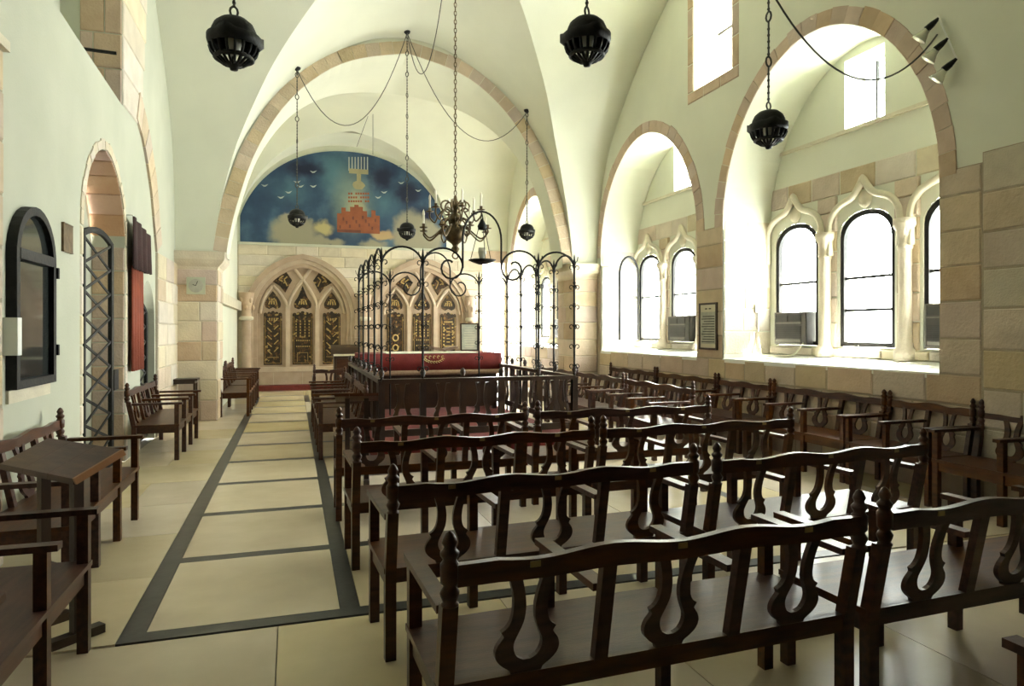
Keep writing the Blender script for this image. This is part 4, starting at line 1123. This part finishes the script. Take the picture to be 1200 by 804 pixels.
for k in range(5):
    em.tube([(ex - .14 + k * .07 + .02 * math.cos(t), TY0 - .052, -.045 + .02 * math.sin(t)) for t in lin(.5, 4.6, 6)], .006, 5)
obj('embroidery', em, 'gold_thread', cl_)
wc_ = tag(obj('table_runner', MB().box(1.48, 3.0, TY0 - .02, TY1 - .1, TZ + .015, TZ + .026), 'white_cloth'), 'white cloth laid over the red table cover', 'cloth')
bk = thing('prayer_book', 'large brown book lying open on the reading table', 'book', (2.50, 11.75, TZ + .03))
for s in (-1, 1):
    obj('cover', MB().prism([(0, 0), (s * .26, .055), (s * .26, .065), (0, .012)], lambda a, b, n: (a, n, b + .0), -.18, .18), 'book_cover', bk)
    obj('pages', MB().prism([(0, .012), (s * .24, .063), (s * .24, .09), (s * .10, .075), (0, .035)], lambda a, b, n: (a, n, b), -.165, .165), 'book_cover', bk)
bp_ = thing('text_board', 'grey framed text board standing on the reading table', 'board', (2.86, 11.86, TZ + .03), -.06)
bp_.location.x = on_y(550.5, 400, 11.86).x
bp_.rotation_euler = (-.10, 0, -.05)
obj('frame', MB().box(-.165, .165, 0, .02, 0, .025).box(-.165, .165, 0, .02, .475, .50).box(-.165, -.14, 0, .02, .025, .475).box(.14, .165, 0, .02, .025, .475), 'wood_dark', bp_)
obj('sheet', MB().box(-.14, .14, .004, .012, .025, .475), 'paper_grey', bp_)
obj('back_strut', MB().bar((0, .02, .3), (0, .16, .018), .02, .02), 'wood_dark', bp_)
for k in range(9): obj('text_line', MB().box(-.11 + .03 * abs(k - 4) / 4, .11 - .03 * abs(k - 4) / 4, .001, .004, .07 + k * .043, .078 + k * .043), 'paper', bp_)

# iron canopy
ic = thing('iron_canopy', 'wrought iron canopy of scrolled posts and arches round the platform', 'canopy', (0, 0, 0))
IY0, IY1, IZ0, IZT = BY0, 10.85, RZ, 2.42
def iron_post(x, y, zt=IZT, scrolls=6):
    m_ = MB().tube([(x, y, BZ), (x, y, zt)], .013, 6)
    for k in range(5): m_.sphere((x, y, 1.12 + k * .27), .022, 6, 4)
    p = obj('post', m_, 'iron', ic)
    for k in range(scrolls):
        z = 1.14 + k * .25; s = (1 if k % 2 else -1); q = MB()
        for dx, dy in ((s, 0), (0, s), (-s, 0)) if k % 2 == 0 else ((s, 0), (-s, 0)):
            pts = []
            for t in lin(0, 1.6 * PI, 9):
                rr = .034 * (1 - .28 * t / PI); a_ = .034 + rr * -math.cos(t)
                pts.append((x + dx * (.012 + a_ * .9), y + dy * (.012 + a_ * .9), z + rr * math.sin(t)))
            q.tube(pts, .007, 4)
        obj('scroll', q, 'iron', p)
    f_ = MB().lathe([(.001, 0), (.016, 0), (.024, .03), (.014, .07), (.008, .12), (.001, .15)], 6, (x, y, zt))
    for dx in (-1, 1): f_.tube([(x, y, zt + .02), (x + dx * .04, y, zt + .06), (x + dx * .05, y, zt + .11)], .006, 4)
    obj('finial', f_, 'iron', p)
def iron_arch(a, b, z0, rise, curl=(False, False), leg=(0, 0)):
    a, b = Vector(a), Vector(b); pts = []
    for s, on in ((a, leg[0]),):
        if on: pts.append(s + Vector((0, 0, z0 - on)))
    for i in range(17):
        t = PI * i / 16; c = (a + b) / 2 + (a - b) / 2 * math.cos(t); pts.append(Vector((c.x, c.y, z0 + rise * math.sin(t))))
    if leg[1]: pts.append(b + Vector((0, 0, z0 - leg[1])))
    d = (b - a).normalized()
    m_ = MB().tube(pts, .013, 6)
    for k, p, s in ((0, a, 1), (1, b, -1)):
        if curl[k]:
            e = []
            for t in lin(0, 1.7 * PI, 12):
                rr = .16 * (1 - .12 * t); e.append(p + d * (s * (.16 - rr * math.cos(t))) * 1 + Vector((0, 0, z0 - rr * math.sin(t) * 1.1)))
            m_.tube(e, .013, 5)
    obj('arch', m_, 'iron', ic)
fx = lin(BX0, BX1, 6)
for i in (0, 1, 4, 5): iron_post(fx[i], IY0)
for i in range(5):
    if i == 2: iron_arch((fx[2], IY0, 0), (fx[3], IY0, 0), 2.70, .34, leg=(.35, .35))
    else: iron_arch((fx[i], IY0, 0), (fx[i + 1], IY0, 0), 2.36, .22, (i == 3, i == 1))
sy = lin(IY0, IY1, 5)
for x in (BX0, BX1):
    for i in range(1, 5): iron_post(x, sy[i])
    for i in range(4): iron_arch((x, sy[i], 0), (x, sy[i + 1], 0), 2.36, .22)
for i in (1, 2, 3, 4):
    if i in (1, 4): iron_post(fx[i], IY1)
for i in range(5):
    if i != 2: iron_arch((fx[i], IY1, 0), (fx[i + 1], IY1, 0), 2.30, .22, (i == 3, i == 1))
    else: iron_arch((fx[2], IY1, 0), (fx[3], IY1, 0), 2.55, .3, leg=(.25, .25))
lx = (BX0 + BX1) / 2
ld_ = thing('dish_lamp', 'small oil lamp dish hanging under the raised canopy arch', 'lamp', (lx, IY0, 2.44))
obj('dish', MB().lathe([(.001, -.045), (.05, -.04), (.12, -.015), (.17, .012), (.165, .016), (.10, 0), (.001, -.01)], 16), 'iron', ld_, True)
obj('glass_cup', MB().lathe([(.001, .0), (.03, .01), (.05, .10), (.045, .16), (.04, .10), (.001, .04)], 10), 'lamp_glass', ld_, True)
for k in range(3):
    t = 2 * PI * k / 3 + .5
    obj('chain', MB().tube([(.15 * math.cos(t), .15 * math.sin(t), .01), (.04 * math.cos(t), .04 * math.sin(t), .42), (0, 0, .575)], .005, 4), 'iron', ld_)
obj('crown', MB().lathe([(.001, .40), (.05, .38), (.06, .42), (.03, .48), (.001, .52)], 10), 'iron', ld_, True)

# ================================================================ HANGING LAMPS
def ring(c, r, rz, t, ax, n=10):
    return [(c[0] + (r * math.cos(2 * PI * i / n) if ax == 0 else 0), c[1] + (r * math.cos(2 * PI * i / n) if ax else 0), c[2] + rz * math.sin(2 * PI * i / n)) for i in range(n)]
def vault_z(x, y):
    if y > 13.12: return interp(abs(x - CX), ARC)
    if y < NB: return 7.5
    vn = (y - CYA) / 4.07 if y > CYA else (CYA - y) / (CYA - NB)
    za = 2.97 + (interp(min(3.45, abs(x - CX)), Z1) - 2.97) * (1 + .125 * (1 - vn))
    return max(za, interp(vn * 4.07, Z2))
def hanging_lamp(label, x, y, z, rot=0):
    t = thing('hanging_lamp', label, 'lamp', (x, y, z), rot, 'pierced metal hanging lamps')
    top = (vault_z(x, y) - z) / 1.1; t.scale = (1.1, 1.1, 1.1)
    dm = MB().lathe([(.128, .035), (.126, .06), (.108, .10), (.075, .128), (.03, .143), (.001, .146)], 20)
    obj('dome', dm, 'iron', t, True)
    fl_ = MB(); n = 36; P = []
    for i in range(n):
        a = 2 * PI * i / n; r = .150 + .022 * max(0, math.cos(3 * a)) ** 3
        P.append([(.122 * math.cos(a), .122 * math.sin(a), .04), (r * math.cos(a), r * math.sin(a), .03 + .02 * max(0, math.cos(3 * a)) ** 3), (r * math.cos(a), r * math.sin(a), .0), (.140 * math.cos(a), .140 * math.sin(a), -.03), (.132 * math.cos(a), .132 * math.sin(a), -.03)])
    for p in P: fl_.v += p
    for i in range(n):
        j = (i + 1) % n
        for k in range(5): fl_.f.append((i * 5 + k, j * 5 + k, j * 5 + (k + 1) % 5, i * 5 + (k + 1) % 5))
    obj('flange', fl_, 'iron', t, True)
    bowl = MB()
    for i in range(18):
        a = 2 * PI * i / 18
        bowl.tube([(r * math.cos(a), r * math.sin(a), zz) for r, zz in ((.136, -.03), (.125, -.065), (.098, -.10), (.06, -.128), (.03, -.138))], .0095, 4)
    bowl.tube(ring((0, 0, 0), 1, 1, 0, 0, 3), .0001, 3) if False else None
    pts = [(.102 * math.cos(2 * PI * i / 20), .102 * math.sin(2 * PI * i / 20), -.097) for i in range(20)]; bowl.tube(pts, .014, 5, True)
    bowl.lathe([(.001, -.170), (.022, -.165), (.026, -.15), (.05, -.138), (.055, -.128), (.001, -.12)], 10)
    obj('pierced_bowl', bowl, 'iron', t, True)
    obj('glass', MB().lathe([(.001, .10), (.03, .09), (.042, .04), (.045, -.02), (.036, -.07), (.001, -.085)], 12), 'lamp_glass', t, True)
    ch = MB(); zz = .146
    ch.tube(ring((0, 0, zz + .03), .022, .03, 0, 0), .007, 5, True)
    zz += .06
    while zz < top - .06:
        e = min(zz + .36, top - .04)
        ch.tube([(0, 0, zz), (0, 0, e - .07)], .0075, 5)
        for q in range(int((e - .07 - zz) / .05)): ch.sphere((0, 0, zz + .025 + q * .05), .013, 5, 3)
        ch.tube(ring((0, 0, e - .035), .028, .04, 0, int(zz * 10) % 2), .008, 5, True)
        zz = e
    obj('chain', ch, 'old_iron', t)
    obj('ceiling_rose', MB().lathe([(.001, top + .01), (.06, top + .01), (.05, top - .02), (.015, top - .05), (.001, top - .06)], 10), 'iron', t, True)
    return t
hanging_lamp('pierced dark lamp hanging at the upper left', -.36, 4.73, 3.455, .3)
hanging_lamp('pierced dark lamp hanging at top centre of the view', 1.93, 4.32, 3.60, .5)
hanging_lamp('pierced dark lamp hanging before the near niche arch', 3.98, 5.02, 3.375, .1)
hanging_lamp('far pierced lamp hanging before the left of the mural', .075, 12.85, 3.62, .2)
hanging_lamp('far pierced lamp hanging before the right of the mural', 2.06, 12.9, 3.48, .9)
hanging_lamp('far pierced lamp hanging before the far window niche', 4.44, 12.85, 3.56, .4)

# chandelier
cz = 2.98
chn = thing('chandelier', 'bronze candle chandelier with two tiers of curved arms', 'chandelier', (2.10, CYA, cz))
obj('stem', MB().lathe([(.001, -.34), (.03, -.33), (.06, -.28), (.035, -.24), (.05, -.21), (.13, -.15), (.15, -.07), (.12, .02), (.05, .06), (.04, .09), (.075, .12), (.08, .16), (.04, .20), (.03, .24), (.07, .28), (.075, .32), (.03, .38), (.02, .44), (.001, .45)], 16), 'bronze', chn, True)
obj('pendant_ring', MB().tube([(.04 * math.cos(t), 0, -.37 + .04 * math.sin(t)) for t in lin(0, 2 * PI, 13)[:-1]], .01, 5, True), 'bronze', chn)
for tier, (n, r, z0, zc, ph) in enumerate(((8, .46, -.02, -.06, .2), (6, .36, .22, .20, .55))):
    for k in range(n):
        a = ph + 2 * PI * k / n; ca, sa = math.cos(a), math.sin(a)
        prof_ = smooth_pts([(.05, z0), (.14, z0 + .05), (.24, z0 - .04), (r * .80, z0 - .13), (r, z0 - .06), (r, zc + .03)], 5)
        ar = obj('arm', MB().tube([(q * ca, q * sa, zz) for q, zz in prof_], .012, 5), 'bronze', chn, True)
        obj('drip_pan', MB().lathe([(.001, 0), (.05, .005), (.058, .015), (.02, .02), (.022, .06), (.001, .06)], 10, (r * ca, r * sa, zc + .03)), 'bronze', ar, True)
        if (k + tier) % 2 == 0 or tier == 1:
            obj('candle', MB().lathe([(.014, 0), (.014, .11), (.018, .125), (.014, .16), (.001, .19)], 8, (r * ca, r * sa, zc + .09)), 'candle', ar, True)
    for k in range(n):
        a = ph + 2 * PI * (k + .5) / n
        e = [((.06 + .07 * (1 - math.cos(t))) * math.cos(a), (.06 + .07 * (1 - math.cos(t))) * math.sin(a), z0 + .08 + .07 * math.sin(t)) for t in lin(0, 4.6, 9)]
        obj('scroll', MB().tube(e, .012, 5), 'bronze', chn)
m_ = MB(); z = .45; k = 0
ztop_c = vault_z(2.10, CYA) - cz
while z < ztop_c - .03:
    m_.tube(ring((0, 0, z + .03), .017, .036, 0, k % 2, 7), .007, 4, True); z += .058; k += 1
obj('chain', m_, 'bronze', chn)
obj('ceiling_rose', MB().lathe([(.001, ztop_c + .02), (.09, ztop_c + .01), (.07, ztop_c - .03), (.001, ztop_c - .05)], 12), 'bronze', chn)

# cables swagged between the lamp mounts
def swag(label, a, b, sag, r=.008, name='cable'):
    a, b = Vector(a), Vector(b); pts = []
    for i in range(25):
        t = i / 24; p = a.lerp(b, t); p.z -= sag * 4 * t * (1 - t); pts.append(p)
    o = pts[0].copy()
    return tag(obj(name, MB().tube([p - o for p in pts], r, 5), 'cable', None, True, o), label, 'cable')
t1 = (.075, 12.83, vault_z(.075, 12.85) - .03); t2 = (2.06, 12.88, vault_z(2.06, 12.9) - .03); t3 = (4.44, 12.83, vault_z(4.44, 12.85) - .03)
swag('thin black cable swagged between the left and middle far lamps', t1, t2, 1.35)
swag('thin black cable swagged between the middle and right far lamps', t2, t3, 1.2)
swag('thin cable rising from the middle far lamp towards the vault crown', t2, (2.30, 10.4, vault_z(2.30, 10.4) - .01), 1.3)
swag('black cable swagged from the near lamp chain to the spotlights', (3.98, 5.02, 4.62), (XR - .08, 5.10, 4.50), .62, .009)
swag('thin wire hanging before the mural', on_y(437, 118, 17.5), on_y(437, 172, 17.5) + Vector((0, .0, -.2)), 0, .006)
swag('thin slanted wire before the mural', on_y(438, 118, 17.6), on_y(418, 172, 17.6), 0, .006)

# spotlights
sp = thing('spotlight_rack', 'three clip spotlights on a slim bar above the near niche', 'spotlight', (XR, 5.0, 4.4))
obj('bar', MB().bar((-.05, .12, .30), (-.05, -.08, -.20), .012, .012), 'white_metal', sp)
for k, (y, z) in enumerate(((.11, .27), (.01, .03), (-.08, -.20))):
    arm_ = obj('lamp_arm', MB().tube([(-.05, y, z), (-.08, y + .045, z - .045), (-.11, y + .085, z - .085)], [.014, .03, .034], 8), 'iron', sp)
    m_ = MB().lathe([(.024, 0), (.03, -.03), (.055, -.09), (.06, -.10), (.052, -.10), (.001, -.06)], 12)
    rf = obj('reflector', m_, 'lamp_reflector', arm_, True); rf.location = (-.10, y + .08, z - .08); rf.rotation_euler = (.55, .45, 0); rf.scale = (1.25, 1.25, 1.2)

# ================================================================ RIGHT WALL THINGS
nb = thing('notice_board', 'framed notice with rows of text on the stone between two niches', 'notice', (XR - .02, 9.06, 1.66))
w, h = .235, .36
obj('frame', MB().box(-.02, .01, -w, w, -h, -h + .03).box(-.02, .01, -w, w, h - .03, h).box(-.02, .01, -w, -w + .03, -h + .03, h - .03).box(-.02, .01, w - .03, w, -h + .03, h - .03), 'wood_dark', nb)
obj('sheet', MB().box(-.008, .006, -w + .03, w - .03, -h + .03, h - .03), 'paper', nb)
obj('text_field', MB().box(-.010, -.008, -w + .05, w - .05, -h + .09, h - .14), 'paper_grey', nb)
for k in range(11):
    obj('text_line', MB().box(-.012, -.010, -w + .065, w - .065 - .03 * (k % 3), -h + .115 + k * .039, -h + .128 + k * .039), 'ink', nb)
for y in (-.05, .05): obj('text_line', MB().box(-.010, -.008, y - .03, y + .03, h - .10, h - .082), 'ink', nb)
def air_con(label, y, zb=1.40, w=.66, h=.46, x=XW + .07):
    a = thing('air_conditioner', label, 'air conditioner', (x, y, zb))
    obj('body', MB().box(-.16, .10, -w / 2, w / 2, 0, h), 'ac_grey', a)
    obj('side_panel', MB().box(-.175, -.16, -w / 2, -w / 2 + .09, .02, h - .02), 'ac_grey', a)
    obj('trim', MB().box(-.175, -.165, -w / 2, w / 2, h - .015, h).box(-.175, -.165, -w / 2, w / 2, 0, .015).box(-.175, -.165, -w / 2, -w / 2 + .012, .015, h - .015).box(-.175, -.165, w / 2 - .012, w / 2, .015, h - .015), 'ac_trim', a)
    for s0, s1 in ((-.21, .03), (.06, .30)): obj('air_outlet', MB().box(-.172, -.16, s0, s1, h - .13, h - .04), 'ac_dark', a)
    obj('divider', MB().box(-.176, -.16, -.22, .31, h - .165, h - .145), 'ac_trim', a)
    for k in range(8): obj('grille_slat', MB().box(-.174, -.16, -.21, .30, .09 + k * .022, .099 + k * .022), 'ac_dark', a)
    obj('lower_panel', MB().box(-.172, -.16, -.21, .30, .03, .07), 'ac_trim', a)
    return a
n1w = NR['near'][1]; n2w = NR['middle'][1]; n3w = NR['far'][1]
cw = lambda w_: (w_['u0'] + w_['u1']) / 2
air_con('grey window air conditioner in the left window of the near niche', cw(n1w[2]))
air_con('grey window air conditioner in the middle niche beside the notice', cw(n2w[1]) , w=.74)
air_con('partly hidden air conditioner in the right window of the near niche', cw(n1w[0]), h=.5)
air_con('small dark air conditioner in the far niche', cw(n3w[1]), h=.5)
pc = tag(obj('power_cord', MB().tube([Vector(p) - Vector((XR + .6, 8.70, 1.9)) for p in smooth_pts([(XR + .6, 8.69, 1.9), (XR + .6, 8.69, 1.5), (XR + .58, 8.6, 1.29), (XR + .5, 8.45, 1.235), (XR + .5, 8.2, 1.235), (XR + .6, 7.95, 1.25), (XW - .1, 7.9, 1.42)], 6)], .012, 5), 'pale_cable', None, True, (XR + .6, 8.70, 1.9)), 'pale power cord looping to the near air conditioner', 'cord')
tag(obj('wall_socket', MB().box(-.05, .05, -.03, .0, -.06, .06).lathe([(.02, 0), (.02, .02), (.001, .02)], 8, (0, -.03, 0)), 'pale_cable', None, False, (XR + .6, 8.71, 1.93)), 'small pale wall socket on the niche cheek', 'socket')
tag(obj('window_handle', MB().box(-.012, .0, -.015, .015, -.02, .02).bar((-.012, 0, 0), (-.07, .09, -.03), .014, .014), 'white_metal', None, False, (XW + .085, cw(n1w[1]) + .05, 1.43)), 'white stay handle on the near niche centre window', 'handle')
# an opened casement leaf standing in the middle niche
oc = thing('casement_leaf', 'open arched casement leaf with a thin black frame, in the middle niche', 'casement', (XW - .03, cw(n2w[2]) + .42, 1.40))
pts = [(0, 0), (0, 1.35)] + [(.42 - .42 * math.cos(t), 1.35 + .38 * math.sin(t)) for t in lin(.15, PI - .15, 12)] + [(.84, 1.35), (.84, 0)]
dirv = Vector((-.85, -.2, 0)).normalized() * .6
obj('frame', MB().tube([dirv * a + Vector((0, 0, b)) for a, b in pts], .024, 6, True), 'iron', oc)
obj('glazing_bar', MB().bar(dirv * .02 + Vector((0, 0, .9)), dirv * .82 + Vector((0, 0, .9)), .012, .016), 'iron', oc)
obj('pane', MB().add([dirv * a + Vector((0, 0, b)) for a, b in pts], [tuple(range(len(pts)))]), 'window_glass', oc)

# ================================================================ LEFT WALL THINGS
cab = thing('arched_cabinet', 'black framed arched glass wall cabinet on the left wall', 'cabinet', (XL, 6.17, 1.17))
# (y measured from the centre)
hw_, hs_, ht_ = .43, .98, 1.38
def carch(k): return [(-hw_ + k, k), (hw_ - k, k), (hw_ - k, hs_)] + [((hw_ - k) * math.cos(t), hs_ + (ht_ - hs_ - k) * math.sin(t)) for t in lin(.12, PI - .12, 14)] + [(-hw_ + k, hs_)]
fc = lambda u, z, n: (n, u, z)
m_ = MB(); A_, B_ = carch(0), carch(.065)
for P in (A_, B_):
    for p, q in zip(P, P[1:] + P[:1]): m_.add([fc(*p, 0), fc(*q, 0), fc(*q, .07), fc(*p, .07)], [(0, 1, 2, 3)])
for (p, q), (r1, s1) in zip(zip(A_, A_[1:] + A_[:1]), zip(B_, B_[1:] + B_[:1])): m_.add([fc(*p, .07), fc(*q, .07), fc(*s1, .07), fc(*r1, .07)], [(0, 1, 2, 3)])
obj('frame', m_, 'iron', cab)
obj('transom', MB().box(.0, .075, -hw_ + .06, hw_ - .06, hs_ - .03, hs_ + .05), 'iron', cab)
obj('pane', MB().box(.02, .03, -hw_ + .06, hw_ - .06, .06, hs_ - .03), 'dark_glass', cab)
up_ = [(-hw_ + .06, hs_ + .05), (hw_ - .06, hs_ + .05)] + [p for p in B_ if p[1] > hs_ + .05]
obj('pane', MB().prism(up_, fc, .02, .03), 'dark_glass', cab)
for z in (.22, .86): obj('hinge', MB().box(.02, .085, hw_ - .005, hw_ + .03, z, z + .09), 'iron', cab)
obj('lock_box', MB().box(0, .09, -hw_ - .05, -hw_ + .03, .25, .52), 'white_metal', cab)
obj('sill_patch', MB().box(0, .02, -hw_, hw_ + .02, -.10, -.005), 'moulded_stone', cab)
pq = thing('wall_plaque', 'small dark bronze plaque on the white left wall', 'plaque', (XL, 7.10, 2.42))
obj('plate', MB().box(0, .02, -.13, .14, -.12, .14), 'bronze', pq); obj('border', MB().box(.02, .024, -.13, .14, -.12, -.11).box(.02, .024, -.13, .14, .13, .14), 'bronze', pq)
cu = thing('wall_curtain', 'orange red hanging curtain with a dark red valance on the left wall', 'curtain', (XL + .03, 9.98, 0))
def folds(y0, y1, z0, z1, amp, mat, nm, fr, dx, slope=0):
    m_ = MB(); n = 40
    for i in range(n + 1):
        t = i / n; y = y0 + (y1 - y0) * t; w_ = amp * math.sin(t * fr); zt_ = z1 - slope * t
        m_.v += [(dx + w_ * .4, y, zt_), (dx + w_, y, z0), (dx + w_ + .015, y, z0), (dx + w_ * .4 + .015, y, zt_)]
    for i in range(n):
        for k in range(4): m_.f.append((i * 4 + k, i * 4 + (k + 1) % 4, i * 4 + 4 + (k + 1) % 4, i * 4 + 4 + k))
    m_.f += [(0, 1, 2, 3), (4 * n, 4 * n + 3, 4 * n + 2, 4 * n + 1)]
    return obj(nm, m_, mat, cu, True)
folds(-.50, .10, 1.09, 2.4, .02, 'orange_curtain', 'curtain_panel', 26, .02)
folds(-.58, .46, 2.36, 3.00, .03, 'dark_velvet', 'valance', 22, .05, .12)
obj('hook', MB().tube([(-.03, -.52, 3.02), (.04, -.52, 3.02), (.05, -.5, 2.98)], .012, 5), 'white_metal', cu)
ck = thing('wall_clock', 'small square pale clock on the stone pier', 'clock', (-1.615, 13.095, 2.38))
obj('case', MB().box(-.15, .15, -.02, .02, -.15, .15), 'mural_glow', ck); obj('dial', MB().prism([(.12 * math.cos(2 * PI * i / 20), .12 * math.sin(2 * PI * i / 20)) for i in range(20)], lambda a, b, n: (a, -n, b), .02, .026), 'paper_grey', ck)
obj('hour_hand', MB().bar((0, -.03, 0), (-.05, -.03, .02), .006, .012), 'ink', ck); obj('minute_hand', MB().bar((0, -.03, 0), (.03, -.03, .08), .006, .010), 'ink', ck)
